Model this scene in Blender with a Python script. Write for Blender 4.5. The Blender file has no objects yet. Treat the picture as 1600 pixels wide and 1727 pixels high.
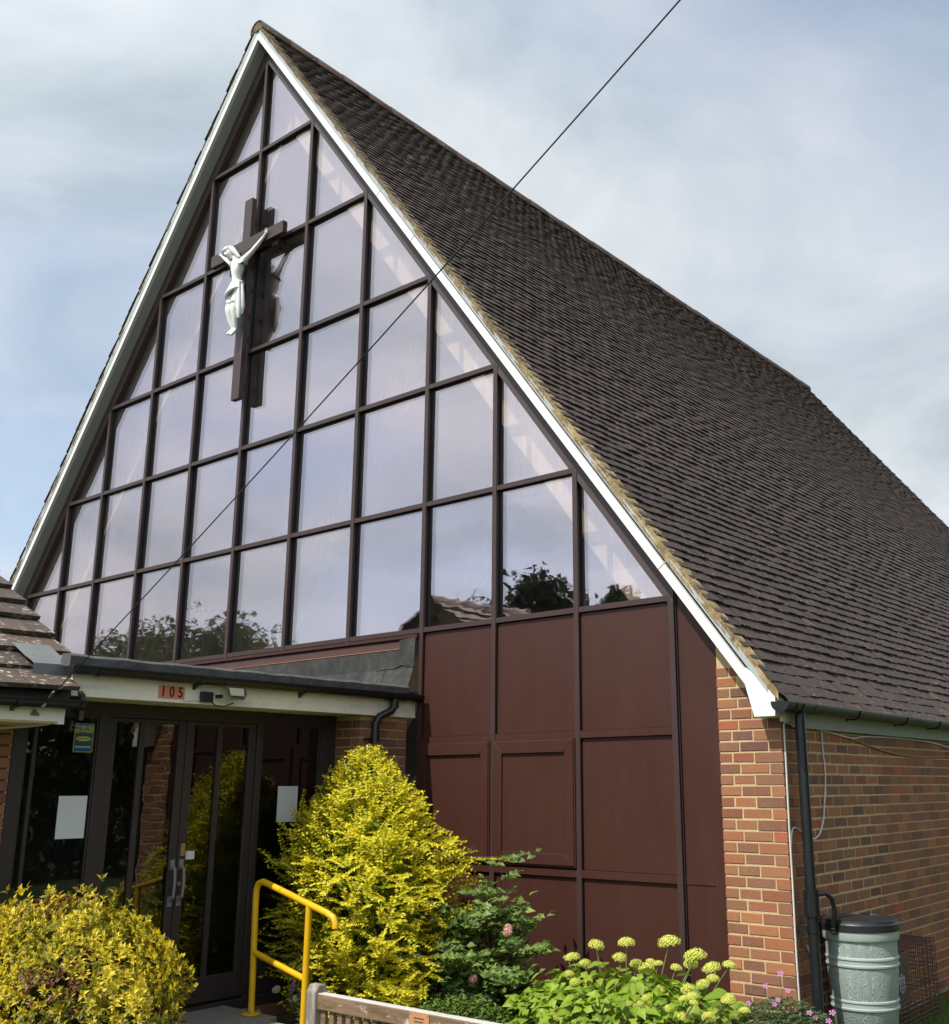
import bpy, math, random
import numpy as np
from mathutils import Vector, Matrix

SC = bpy.context.scene
COL = SC.collection
rnd = random.Random(7)
npr = np.random.default_rng(11)

# ------------------------------------------------------------------ camera
cam_d = bpy.data.cameras.new('camera')
cam = bpy.data.objects.new('camera', cam_d)
COL.objects.link(cam)
CAM = Vector((9.8878, -6.80647, 1.60843))
RIGHT = Vector((0.77905, 0.62695, -0.00301))
DOWN = Vector((-0.15702, 0.19046, -0.96906))
FWD = Vector((-0.60698, 0.75542, 0.24682))
m3 = Matrix((RIGHT, -DOWN, -FWD)).transposed()
cam.matrix_world = Matrix.Translation(CAM) @ m3.to_4x4()
cam_d.sensor_fit = 'HORIZONTAL'
cam_d.sensor_width = 36.0
cam_d.lens = 1759.45 * 36.0 / 1600.0
cam_d.shift_x = -106.18 / 1600.0
cam_d.shift_y = 12.27 / 1600.0
cam_d.clip_start = 0.05
cam_d.clip_end = 2000
SC.camera = cam

# ------------------------------------------------------------------ sun, sky, exposure
SUN_DIR = Vector((0.12, 0.75, -1.0)).normalized()      # direction the light travels
sun_d = bpy.data.lights.new('sun', 'SUN')
sun_d.energy = 4.2
sun_d.angle = math.radians(0.6)
sun_d.color = (1.0, 0.95, 0.86)
sun = bpy.data.objects.new('sun', sun_d)
sun.rotation_euler = SUN_DIR.to_track_quat('-Z', 'Y').to_euler()
sun.location = (0, -30, 40)
COL.objects.link(sun)

W = bpy.data.worlds.new('World')
SC.world = W
W.use_nodes = True
wn, wl = W.node_tree.nodes, W.node_tree.links
wn.clear()
def wnode(t, **k):
    n = wn.new(t)
    for a, b in k.items():
        setattr(n, a, b)
    return n
w_out = wnode('ShaderNodeOutputWorld')
w_bg = wnode('ShaderNodeBackground')
w_bg.inputs['Strength'].default_value = 0.1
sky = wnode('ShaderNodeTexSky')
sky.sky_type = 'NISHITA'
sky.sun_disc = False
sky.sun_elevation = math.radians(52.8)
sky.sun_rotation = math.radians(189)
sky.air_density = 1.0
sky.dust_density = 1.2
sky.ozone_density = 1.4
tc = wnode('ShaderNodeTexCoord')
sep = wnode('ShaderNodeSeparateXYZ')
wl.new(tc.outputs['Generated'], sep.inputs[0])
zadd = wnode('ShaderNodeMath', operation='MAXIMUM')
wl.new(sep.outputs['Z'], zadd.inputs[0]); zadd.inputs[1].default_value = 0.0
zadd2 = wnode('ShaderNodeMath', operation='ADD')
wl.new(zadd.outputs[0], zadd2.inputs[0]); zadd2.inputs[1].default_value = 0.22
dx = wnode('ShaderNodeMath', operation='DIVIDE'); dy = wnode('ShaderNodeMath', operation='DIVIDE')
wl.new(sep.outputs['X'], dx.inputs[0]); wl.new(zadd2.outputs[0], dx.inputs[1])
wl.new(sep.outputs['Y'], dy.inputs[0]); wl.new(zadd2.outputs[0], dy.inputs[1])
comb = wnode('ShaderNodeCombineXYZ')
wl.new(dx.outputs[0], comb.inputs[0]); wl.new(dy.outputs[0], comb.inputs[1])
comb.inputs[2].default_value = 6.4
n1 = wnode('ShaderNodeTexNoise')
n1.inputs['Scale'].default_value = 0.8; n1.inputs['Detail'].default_value = 9
n1.inputs['Roughness'].default_value = 0.53; n1.inputs['Distortion'].default_value = 0.35
wl.new(comb.outputs[0], n1.inputs['Vector'])
cov = wnode('ShaderNodeValToRGB')
cov.color_ramp.elements[0].position = 0.37; cov.color_ramp.elements[0].color = (0.42, 0.42, 0.42, 1)
cov.color_ramp.elements[1].position = 0.555; cov.color_ramp.elements[1].color = (1, 1, 1, 1)
wl.new(n1.outputs['Fac'], cov.inputs[0])
n2 = wnode('ShaderNodeTexNoise')
n2.inputs['Scale'].default_value = 2.1; n2.inputs['Detail'].default_value = 9
n2.inputs['Roughness'].default_value = 0.56; n2.inputs['Distortion'].default_value = 0.5
wl.new(comb.outputs[0], n2.inputs['Vector'])
ccol = wnode('ShaderNodeValToRGB')
e = ccol.color_ramp.elements
e[0].position = 0.34; e[0].color = (0.40, 0.465, 0.51, 1)
e[1].position = 0.68; e[1].color = (0.68, 0.705, 0.735, 1)
m_ = e.new(0.5); m_.color = (0.545, 0.60, 0.645, 1)
wl.new(n2.outputs['Fac'], ccol.inputs[0])
cscale = wnode('ShaderNodeVectorMath', operation='SCALE')
wl.new(ccol.outputs[0], cscale.inputs[0])
sdot = wnode('ShaderNodeVectorMath', operation='DOT_PRODUCT')      # thin cloud is brighter towards the sun
wl.new(tc.outputs['Generated'], sdot.inputs[0]); sdot.inputs[1].default_value = tuple(-SUN_DIR)
smax = wnode('ShaderNodeMath', operation='MAXIMUM'); wl.new(sdot.outputs['Value'], smax.inputs[0]); smax.inputs[1].default_value = 0.0
spow = wnode('ShaderNodeMath', operation='POWER'); wl.new(smax.outputs[0], spow.inputs[0]); spow.inputs[1].default_value = 1.6
sgain = wnode('ShaderNodeMath', operation='MULTIPLY_ADD'); wl.new(spow.outputs[0], sgain.inputs[0]); sgain.inputs[1].default_value = 9.0; sgain.inputs[2].default_value = 9.6
wl.new(sgain.outputs[0], cscale.inputs['Scale'])
skyc = wnode('ShaderNodeVectorMath', operation='SCALE')
wl.new(sky.outputs[0], skyc.inputs[0]); skyc.inputs['Scale'].default_value = 1.6
wmix = wnode('ShaderNodeMixRGB')
wl.new(cov.outputs[0], wmix.inputs[0]); wl.new(skyc.outputs[0], wmix.inputs[1]); wl.new(cscale.outputs[0], wmix.inputs[2])
wl.new(wmix.outputs[0], w_bg.inputs['Color'])
wl.new(w_bg.outputs[0], w_out.inputs[0])

SC.view_settings.view_transform = 'Standard'
SC.view_settings.look = 'None'
SC.view_settings.exposure = 0.33
SC.view_settings.gamma = 1.0
SC.view_settings.use_curve_mapping = False
SC.render.engine = 'CYCLES'
try:
    SC.cycles.max_bounces = 10
    SC.cycles.transparent_max_bounces = 24
    SC.cycles.glossy_bounces = 8
    SC.cycles.use_denoising = True
    SC.cycles.caustics_reflective = False
    SC.cycles.caustics_refractive = False
except Exception:
    pass

# ------------------------------------------------------------------ materials
MATS = {}
def newmat(name):
    m = bpy.data.materials.new(name)
    m.use_nodes = True
    m.node_tree.nodes.clear()
    MATS[name] = m
    return m
class NT:
    def __init__(self, m):
        self.n = m.node_tree.nodes; self.l = m.node_tree.links
        self.out = self.n.new('ShaderNodeOutputMaterial')
    def node(self, t, ins=None, **k):
        x = self.n.new(t)
        for a, b in k.items(): setattr(x, a, b)
        for a, b in (ins or {}).items():
            if isinstance(b, bpy.types.NodeSocket): self.l.new(b, x.inputs[a])
            else: x.inputs[a].default_value = b
        return x
    def noise(self, scale, detail=4, rough=0.5, vec=None, dist=0.0):
        x = self.node('ShaderNodeTexNoise', {'Scale': scale, 'Detail': detail, 'Roughness': rough, 'Distortion': dist})
        if vec is not None: self.l.new(vec, x.inputs['Vector'])
        return x.outputs['Fac']
    def coords(self, kind='world'):
        if kind == 'world': return self.node('ShaderNodeNewGeometry').outputs['Position']
        return self.node('ShaderNodeTexCoord').outputs['Object']
    def mapping(self, vec, scale=(1, 1, 1), rot=(0, 0, 0)):
        return self.node('ShaderNodeMapping', {'Vector': vec, 'Scale': scale, 'Rotation': rot}).outputs[0]
    def ramp(self, fac, stops, interp='LINEAR'):
        x = self.node('ShaderNodeValToRGB', {'Fac': fac})
        cr = x.color_ramp; cr.interpolation = interp
        while len(cr.elements) < len(stops): cr.elements.new(0.5)
        for el, (p, c) in zip(cr.elements, stops):
            el.position = p; el.color = (c[0], c[1], c[2], 1) if len(c) == 3 else c
        return x.outputs[0]
    def mix(self, fac, a, b, mode='MIX'):
        x = self.node('ShaderNodeMixRGB', blend_type=mode)
        for i, v in ((0, fac), (1, a), (2, b)):
            if isinstance(v, bpy.types.NodeSocket): self.l.new(v, x.inputs[i])
            elif i == 0: x.inputs[0].default_value = v
            else: x.inputs[i].default_value = (v[0], v[1], v[2], 1)
        return x.outputs[0]
    def math(self, op, a, b=0.0, c=0.0):
        x = self.node('ShaderNodeMath', operation=op)
        for i, v in enumerate((a, b, c)):
            if isinstance(v, bpy.types.NodeSocket): self.l.new(v, x.inputs[i])
            else: x.inputs[i].default_value = v
        return x.outputs[0]
    def bump(self, height, strength=0.3, dist=0.01):
        return self.node('ShaderNodeBump', {'Height': height, 'Strength': strength, 'Distance': dist}).outputs[0]
    def pbr(self, color, rough=0.6, normal=None, metallic=0.0, spec=0.5):
        x = self.node('ShaderNodeBsdfPrincipled')
        for k, v in (('Base Color', color), ('Roughness', rough), ('Metallic', metallic), ('Specular IOR Level', spec)):
            if isinstance(v, bpy.types.NodeSocket): self.l.new(v, x.inputs[k])
            elif k == 'Base Color': x.inputs[k].default_value = (v[0], v[1], v[2], 1)
            else: x.inputs[k].default_value = v
        if normal is not None: self.l.new(normal, x.inputs['Normal'])
        return x.outputs[0]
    def done(self, sh): self.l.new(sh, self.out.inputs['Surface'])
    def rand(self):
        a = self.node('ShaderNodeObjectInfo').outputs['Random']
        b = self.node('ShaderNodeNewGeometry').outputs['Random Per Island']
        return self.math('FRACT', self.math('ADD', self.math('MULTIPLY', a, 7.31), b))

def paint(name, col, rough=0.5, var=0.12, scale=6, bump=0.0, spec=0.5, dirt=None, dirt_amt=0.0):
    t = NT(newmat(name)); v = t.coords()
    n = t.noise(scale, 5, 0.6, v)
    c = t.mix(n, [x * (1 - var) for x in col], [min(1, x * (1 + var)) for x in col])
    if dirt:
        d = t.noise(3.0, 8, 0.7, t.mapping(v, (1.2, 1.2, 3.0)))
        c = t.mix(t.math('MULTIPLY', t.ramp(d, [(0.5, (0, 0, 0)), (0.72, (1, 1, 1))]), dirt_amt), c, dirt)
    r = t.math('MULTIPLY_ADD', n, 0.25, rough - 0.12)
    nm = t.bump(t.noise(60, 3, 0.5, v), bump, 0.004) if bump else None
    t.done(t.pbr(c, r, nm, 0.0, spec))
    return MATS[name]

def brickmat(name, stops, spots=True):
    t = NT(newmat(name)); v = t.coords()
    r = t.rand()
    c = t.ramp(r, stops)
    n = t.noise(22, 6, 0.7, v)
    c = t.mix(t.math('MULTIPLY', n, 0.35), c, (0.20, 0.10, 0.06))
    big = t.noise(3.5, 4, 0.6, v)
    c = t.mix(t.ramp(big, [(0.42, (0, 0, 0)), (0.75, (0.28, 0.28, 0.28))]), c, (0.28, 0.17, 0.09))
    sp = t.noise(160, 2, 0.5, v)
    c = t.mix(t.ramp(sp, [(0.60, (0, 0, 0)), (0.72, (0.45, 0.45, 0.45))]), c, (0.5, 0.36, 0.24))
    sd = t.noise(120, 2, 0.5, t.mapping(v, (1, 1, 1), (1, 0, 0.4)))
    c = t.mix(t.ramp(sd, [(0.62, (0, 0, 0)), (0.75, (0.7, 0.7, 0.7))]), c, (0.05, 0.03, 0.03))
    t.done(t.pbr(c, 0.85, t.bump(t.math('ADD', n, sp), 0.5, 0.004), 0, 0.3))
BR = [(0.0, (0.36, 0.125, 0.055)), (0.16, (0.27, 0.095, 0.050)), (0.3, (0.14, 0.066, 0.052)), (0.42, (0.28, 0.125, 0.066)),
      (0.55, (0.40, 0.15, 0.064)), (0.68, (0.22, 0.10, 0.062)), (0.8, (0.27, 0.105, 0.058)), (0.9, (0.09, 0.048, 0.044)), (1.0, (0.42, 0.105, 0.045))]
brickmat('brick', BR)

t = NT(newmat('mortar')); v = t.coords()
n = t.noise(30, 6, 0.7, v)
c = t.ramp(n, [(0.3, (0.43, 0.31, 0.155)), (0.7, (0.57, 0.44, 0.25))])
t.done(t.pbr(c, 0.95, t.bump(n, 0.6, 0.004), 0, 0.2))

t = NT(newmat('verge_mortar')); v = t.coords()
n = t.noise(9, 8, 0.72, v)
c = t.ramp(n, [(0.30, (0.10, 0.08, 0.05)), (0.45, (0.26, 0.19, 0.10)), (0.62, (0.45, 0.34, 0.17)), (0.8, (0.50, 0.43, 0.27))])
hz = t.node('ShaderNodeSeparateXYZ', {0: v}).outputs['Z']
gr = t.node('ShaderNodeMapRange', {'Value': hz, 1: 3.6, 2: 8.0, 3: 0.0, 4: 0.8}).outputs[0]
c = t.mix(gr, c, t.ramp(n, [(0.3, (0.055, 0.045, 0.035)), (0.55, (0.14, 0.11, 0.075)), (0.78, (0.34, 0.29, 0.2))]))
t.done(t.pbr(c, 0.95, t.bump(n, 0.9, 0.02), 0, 0.2))

def tilemat(name, stops, lichen=(0.42, 0.38, 0.30), lich=0.66, lscale=(60, 14, 60), amt=0.8, moss=None):
    t = NT(newmat(name)); v = t.coords()
    r = t.rand()
    c = t.ramp(r, stops)
    n = t.noise(8, 6, 0.7, v)
    c = t.mix(t.math('MULTIPLY', n, 0.6), c, stops[0][1])
    p = t.noise(0.5, 3, 0.6, v)
    c = t.mix(t.ramp(p, [(0.4, (0, 0, 0)), (0.75, (0.4, 0.4, 0.4))]), c, (0.075, 0.046, 0.036))
    l = t.noise(1.0, 3, 0.6, t.mapping(v, lscale))
    l2 = t.noise(2.2, 4, 0.6, v)
    lm = t.math('MULTIPLY', t.ramp(l, [(lich, (0, 0, 0)), (lich + 0.06, (1, 1, 1))]), t.ramp(l2, [(0.38, (0.1, 0.1, 0.1)), (0.62, (1, 1, 1))]))
    c = t.mix(t.math('MULTIPLY', lm, amt), c, lichen)
    if moss:
        g = t.noise(5, 5, 0.7, v)
        c = t.mix(t.ramp(g, [(0.6, (0, 0, 0)), (0.72, (0.7, 0.7, 0.7))]), c, moss)
    t.done(t.pbr(c, 0.72, t.bump(t.noise(90, 4, 0.6, v), 0.55, 0.004), 0, 0.35))
tilemat('roof_tile', [(0.0, (0.041, 0.028, 0.023)), (0.4, (0.052, 0.036, 0.029)), (0.8, (0.062, 0.042, 0.034)), (0.97, (0.074, 0.047, 0.037)), (1.0, (0.13, 0.068, 0.045))], lich=0.61, lscale=(40, 22, 40), amt=0.6, lichen=(0.34, 0.31, 0.27))
tilemat('ridge_tile', [(0.0, (0.07, 0.045, 0.035)), (1.0, (0.11, 0.06, 0.042))], lich=0.62, lscale=(30, 30, 30))
tilemat('concrete_tile', [(0.0, (0.060, 0.046, 0.037)), (0.5, (0.085, 0.064, 0.050)), (1.0, (0.11, 0.078, 0.06))], lichen=(0.50, 0.45, 0.37), lich=0.57, lscale=(26, 18, 26), amt=0.8)

t = NT(newmat('brown_metal')); v = t.coords()
n = t.noise(1.2, 5, 0.6, v); st_ = t.noise(1.0, 6, 0.7, t.mapping(v, (9, 9, 0.5)))
c = t.mix(n, (0.047, 0.0176, 0.0132), (0.058, 0.0224, 0.0170))
c = t.mix(t.math('MULTIPLY', t.ramp(st_, [(0.5, (0, 0, 0)), (0.8, (1, 1, 1))]), 0.05), c, (0.13, 0.085, 0.07))
c = t.mix(t.ramp(t.noise(140, 2, 0.5, v), [(0.74, (0, 0, 0)), (0.8, (0.35, 0.35, 0.35))]), c, (0.2, 0.16, 0.13))
ro = t.math('MULTIPLY_ADD', t.noise(3.0, 6, 0.7, t.mapping(v, (3, 3, 0.8))), 0.32, 0.24)
t.done(t.pbr(c, ro, t.bump(t.noise(2.2, 2, 0.5, v), 0.12, 0.02), 0, 0.32))
paint('frame_metal', (0.047, 0.0255, 0.0230), 0.42, 0.06, 2.5, 0.0, 0.45)
paint('brown_dull', (0.060, 0.040, 0.038), 0.5, 0.06, 3, 0.0, 0.5)
paint('gasket', (0.010, 0.010, 0.012), 0.5, 0.1, 8)
paint('white_plastic', (0.78, 0.78, 0.75), 0.38, 0.03, 4, 0.0, 0.5, (0.45, 0.43, 0.38), 0.12)
paint('trim_grey', (0.50, 0.53, 0.54), 0.5, 0.05, 5)
paint('soffit_grey', (0.42, 0.42, 0.42), 0.5, 0.05, 4)
paint('cream_paint', (0.86, 0.81, 0.70), 0.5, 0.07, 5, 0.05, 0.4, (0.25, 0.22, 0.13), 0.4)
paint('eave_paint', (0.88, 0.79, 0.60), 0.5, 0.08, 7, 0.05, 0.4, (0.36, 0.31, 0.16), 0.3)
paint('black_plastic', (0.010, 0.011, 0.013), 0.33, 0.2, 8, 0.0, 0.5)
paint('dark_timber', (0.036, 0.027, 0.026), 0.5, 0.25, 10, 0.1, 0.45)
paint('white_cable', (0.62, 0.60, 0.56), 0.5, 0.1, 20)
paint('paper', (0.66, 0.68, 0.68), 0.45, 0.02, 4)
paint('poster_blue', (0.008, 0.085, 0.14), 0.35, 0.1, 12)
paint('poster_yellow', (0.62, 0.55, 0.03), 0.4, 0.05, 12)
paint('poster_white', (0.6, 0.65, 0.62), 0.4, 0.05, 12)
paint('orange_plaque', (0.72, 0.24, 0.14), 0.45, 0.06, 20)
paint('black_ink', (0.012, 0.012, 0.012), 0.5, 0.1, 10)
paint('lamp_glass', (0.55, 0.52, 0.36), 0.25, 0.05, 20)
paint('yellow_paint', (0.70, 0.40, 0.008), 0.36, 0.12, 7, 0.05, 0.5, (0.20, 0.11, 0.02), 0.06)
paint('statue_white', (0.84, 0.84, 0.82), 0.35, 0.05, 25, 0.0, 0.5, (0.45, 0.45, 0.42), 0.15)
paint('steel', (0.20, 0.20, 0.19), 0.35, 0.1, 12)
paint('lead', (0.15, 0.16, 0.16), 0.30, 0.25, 7, 0.2, 0.6)
paint('rusty_wire', (0.10, 0.045, 0.032), 0.7, 0.4, 30)
paint('flue_grey', (0.13, 0.135, 0.125), 0.5, 0.25, 9)
paint('brass', (0.30, 0.20, 0.08), 0.35, 0.15, 20)
paint('copper', (0.40, 0.17, 0.075), 0.5, 0.2, 14)
paint('interior_white', (0.36, 0.36, 0.35), 0.7, 0.03, 1)
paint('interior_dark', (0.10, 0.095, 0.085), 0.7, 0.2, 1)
paint('soil', (0.045, 0.032, 0.022), 0.95, 0.5, 14, 0.8, 0.1)
paint('paving', (0.20, 0.185, 0.165), 0.85, 0.3, 9, 0.5, 0.2)
paint('stem_brown', (0.075, 0.045, 0.030), 0.8, 0.3, 30)
paint('stem_green', (0.10, 0.13, 0.035), 0.6, 0.2, 30)
paint('bark', (0.07, 0.05, 0.035), 0.9, 0.3, 10, 0.6)
paint('lid_black', (0.016, 0.017, 0.019), 0.4, 0.2, 12, 0.15)
paint('plaque_copper', (0.46, 0.22, 0.11), 0.4, 0.1, 30)

t = NT(newmat('felt')); v = t.coords()
n = t.noise(7, 8, 0.7, v); f = t.noise(150, 3, 0.6, v)
c = t.ramp(n, [(0.3, (0.026, 0.026, 0.027)), (0.55, (0.052, 0.052, 0.051)), (0.8, (0.095, 0.092, 0.085))])
c = t.mix(t.ramp(f, [(0.6, (0, 0, 0)), (0.75, (0.6, 0.6, 0.6))]), c, (0.16, 0.155, 0.14))
t.done(t.pbr(c, 0.9, t.bump(f, 0.7, 0.006), 0, 0.2))

t = NT(newmat('felt_light')); v = t.coords()
n = t.noise(7, 8, 0.7, v); f = t.noise(150, 3, 0.6, v)
c = t.ramp(n, [(0.3, (0.05, 0.05, 0.05)), (0.55, (0.10, 0.10, 0.098)), (0.8, (0.18, 0.175, 0.165))])
c = t.mix(t.ramp(f, [(0.56, (0, 0, 0)), (0.72, (0.7, 0.7, 0.7))]), c, (0.28, 0.27, 0.25))
t.done(t.pbr(c, 0.9, t.bump(f, 0.7, 0.006), 0, 0.2))

t = NT(newmat('timber')); v = t.coords()
g = t.noise(2.0, 6, 0.6, t.mapping(v, (9, 9, 1.2), (0, 0.93, 0)), 0.6)
c = t.ramp(g, [(0.3, (0.60, 0.44, 0.27)), (0.5, (0.74, 0.58, 0.38)), (0.7, (0.82, 0.68, 0.48))])
t.done(t.pbr(c, 0.55, None, 0, 0.4))

t = NT(newmat('weathered_wood')); v = t.coords()
g = t.noise(1.0, 7, 0.65, t.mapping(v, (6, 40, 40)), 0.4)
c = t.ramp(g, [(0.25, (0.085, 0.052, 0.028)), (0.5, (0.17, 0.11, 0.065)), (0.75, (0.27, 0.19, 0.125))])
w = t.noise(5, 8, 0.75, t.mapping(v, (2, 6, 6)))
hz = t.node('ShaderNodeNewGeometry').outputs['Normal']
up = t.node('ShaderNodeSeparateXYZ', {0: hz}).outputs['Z']
wm = t.math('MAXIMUM', t.ramp(w, [(0.56, (0, 0, 0)), (0.64, (1, 1, 1))]), t.math('MULTIPLY', t.ramp(w, [(0.3, (0, 0, 0)), (0.4, (1, 1, 1))]), t.ramp(up, [(0.35, (0, 0, 0)), (0.8, (1, 1, 1))])))
c = t.mix(t.math('MULTIPLY', wm, 0.85), c, (0.52, 0.50, 0.47))
t.done(t.pbr(c, 0.85, t.bump(g, 0.5, 0.004), 0, 0.25))
t = NT(newmat('weathered_grey')); v = t.coords()
g = t.noise(1.0, 7, 0.65, t.mapping(v, (40, 40, 6)), 0.4)
c = t.ramp(g, [(0.25, (0.10, 0.075, 0.055)), (0.5, (0.22, 0.185, 0.155)), (0.75, (0.42, 0.39, 0.35))])
t.done(t.pbr(c, 0.85, t.bump(g, 0.5, 0.004), 0, 0.25))

# barrel plastic with moulded wood grain
t = NT(newmat('barrel_green')); v = t.coords('obj')
g = t.noise(1.0, 3, 0.5, t.mapping(v, (14, 14, 2.2)), 2.4)
wv = t.math('SINE', t.math('MULTIPLY', g, 95.0))
c = t.mix(t.ramp(wv, [(0.55, (0, 0, 0)), (0.98, (0.55, 0.55, 0.55))]), (0.30, 0.365, 0.335), (0.47, 0.53, 0.50))
d = t.noise(5, 6, 0.7, v)
c = t.mix(t.ramp(d, [(0.5, (0, 0, 0)), (0.8, (0.4, 0.4, 0.4))]), c, (0.22, 0.27, 0.235))
t.done(t.pbr(c, 0.48, t.bump(wv, 0.5, 0.004), 0, 0.45))
t = NT(newmat('barrel_band')); v = t.coords('obj')
d = t.noise(6, 6, 0.7, v)
t.done(t.pbr(t.ramp(d, [(0.3, (0.29, 0.36, 0.33)), (0.7, (0.36, 0.42, 0.395))]), 0.42, None, 0, 0.5))

def glassmat(name, refl, tint_r, tint_t, wav, fres=False):
    t = NT(newmat(name)); v = t.coords()
    rnd_ = t.node('ShaderNodeObjectInfo').outputs['Random']
    off = t.node('ShaderNodeCombineXYZ', {0: t.math('MULTIPLY', rnd_, 31.0), 1: 0.0, 2: t.math('MULTIPLY', rnd_, 17.0)}).outputs[0]
    vv = t.node('ShaderNodeVectorMath', {0: v, 1: off}, operation='ADD').outputs[0]
    n = t.noise(1.1, 2, 0.4, vv)
    n2_ = t.noise(5.0, 1, 0.4, t.mapping(vv, (1, 1, 2.2)))
    h = t.math('MULTIPLY_ADD', n2_, 0.13, n)
    nm = t.bump(h, 1.0, wav)
    gl = t.node('ShaderNodeBsdfGlossy', {'Color': (*tint_r, 1), 'Roughness': 0.004, 'Normal': nm}).outputs[0]
    tr = t.node('ShaderNodeBsdfTransparent', {'Color': (*tint_t, 1)}).outputs[0]
    mx = t.node('ShaderNodeMixShader')
    if fres:
        fr = t.node('ShaderNodeFresnel', {'IOR': refl, 'Normal': nm}).outputs[0]
        t.l.new(fr, mx.inputs[0])
    else:
        mx.inputs[0].default_value = refl
    t.l.new(tr, mx.inputs[1]); t.l.new(gl, mx.inputs[2])
    t.done(mx.outputs[0])
glassmat('mirror_glass', 0.335, (1.0, 0.90, 0.94), (0.98, 0.97, 0.97), 0.0036)
glassmat('door_glass', 1.78, (1, 1, 1), (0.80, 0.82, 0.80), 0.003, True)

def leafmat(name, rough=0.45, trans=0.32):
    t = NT(newmat(name))
    a = t.node('ShaderNodeVertexColor', layer_name='Col').outputs['Color']
    v = t.coords()
    n = t.noise(45, 3, 0.6, v)
    c = t.mix(t.math('MULTIPLY', n, 0.12), a, (0.03, 0.04, 0.005))
    p = t.pbr(c, rough, None, 0, 0.35)
    tl = t.node('ShaderNodeBsdfTranslucent', {'Color': c}).outputs[0]
    mx = t.node('ShaderNodeMixShader', {0: trans})
    t.l.new(p, mx.inputs[1]); t.l.new(tl, mx.inputs[2])
    t.done(mx.outputs[0])
leafmat('leaf')

def leafpiece(name, c0, c1, vein):
    t = NT(newmat(name)); v = t.coords('obj')
    r = t.rand()
    c = t.mix(r, c0, c1)
    n = t.noise(9, 4, 0.6, t.coords())
    c = t.mix(t.math('MULTIPLY', n, 0.4), c, [x * 0.45 for x in c0])
    s = t.node('ShaderNodeSeparateXYZ', {0: v})
    ax = t.math('ABSOLUTE', s.outputs['X'])
    vv = t.math('FRACT', t.math('MULTIPLY', t.math('SUBTRACT', s.outputs['Y'], t.math('MULTIPLY', ax, 0.8)), 7.0))
    vm = t.math('MAXIMUM', t.ramp(vv, [(0.0, (1, 1, 1)), (0.12, (0, 0, 0))]), t.ramp(ax, [(0.012, (1, 1, 1)), (0.03, (0, 0, 0))]))
    c = t.mix(t.math('MULTIPLY', vm, 0.45), c, vein)
    p = t.pbr(c, 0.5, t.bump(vm, 0.3, 0.004), 0, 0.35)
    tl = t.node('ShaderNodeBsdfTranslucent', {'Color': c}).outputs[0]
    mx = t.node('ShaderNodeMixShader', {0: 0.3}); t.l.new(p, mx.inputs[1]); t.l.new(tl, mx.inputs[2])
    t.done(mx.outputs[0])
leafpiece('hydrangea_leaf', (0.16, 0.28, 0.018), (0.30, 0.42, 0.035), (0.36, 0.46, 0.12))

def petalmat(name, c0, c1):
    t = NT(newmat(name))
    r = t.node('ShaderNodeNewGeometry').outputs['Random Per Island']
    c = t.mix(r, c0, c1)
    p = t.pbr(c, 0.6, None, 0, 0.2)
    tl = t.node('ShaderNodeBsdfTranslucent', {'Color': c}).outputs[0]
    mx = t.node('ShaderNodeMixShader', {0: 0.3}); t.l.new(p, mx.inputs[1]); t.l.new(tl, mx.inputs[2])
    t.done(mx.outputs[0])
petalmat('hydrangea_petal', (0.58, 0.62, 0.08), (0.80, 0.80, 0.26))
petalmat('cream_petal', (0.62, 0.60, 0.40), (0.75, 0.74, 0.6))
petalmat('pink_petal', (0.62, 0.20, 0.50), (0.72, 0.34, 0.60))
petalmat('rose_petal', (0.70, 0.38, 0.30), (0.78, 0.52, 0.44))
petalmat('purple_petal', (0.30, 0.13, 0.42), (0.42, 0.22, 0.52))

t = NT(newmat('lawn')); v = t.coords()
n = t.noise(0.8, 8, 0.7, v); f = t.noise(30, 4, 0.7, v)
c = t.ramp(n, [(0.3, (0.050, 0.075, 0.020)), (0.7, (0.095, 0.115, 0.040))])
c = t.mix(t.math('MULTIPLY', f, 0.5), c, (0.03, 0.05, 0.012))
t.done(t.pbr(c, 0.9, t.bump(f, 0.8, 0.03), 0, 0.2))

# ------------------------------------------------------------------ mesh helpers
ORG = {}
def empty(name, loc, label=None, cat=None, group=None):
    o = bpy.data.objects.new(name, None)
    o.empty_display_size = 0.1
    COL.objects.link(o); o.location = loc
    ORG[o.name] = Vector(loc)
    tag(o, label, cat, group)
    return o
def tag(o, label=None, cat=None, group=None, kind=None):
    if label: o['label'] = label
    if cat: o['category'] = cat
    if group: o['group'] = group
    if kind: o['kind'] = kind
    return o
def link(name, data, loc, parent=None, rot=None, scale=None):
    """object from ready mesh data at a WORLD location"""
    o = bpy.data.objects.new(name, data)
    COL.objects.link(o)
    loc = Vector(loc)
    base = ORG[parent.name] if parent else Vector((0, 0, 0))
    if parent: o.parent = parent
    o.location = loc - base
    if rot is not None: o.rotation_euler = rot
    if scale is not None: o.scale = scale
    ORG[o.name] = loc
    return o
def mesh_data(name, verts, faces, mat, smooth=False):
    me = bpy.data.meshes.new(name)
    me.from_pydata([tuple(v) for v in verts], [], [tuple(f) for f in faces])
    mats = mat if isinstance(mat, (list, tuple)) else [mat]
    for m in mats: me.materials.append(MATS[m])
    if smooth: me.polygons.foreach_set('use_smooth', [True] * len(me.polygons))
    me.update()
    return me
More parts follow.
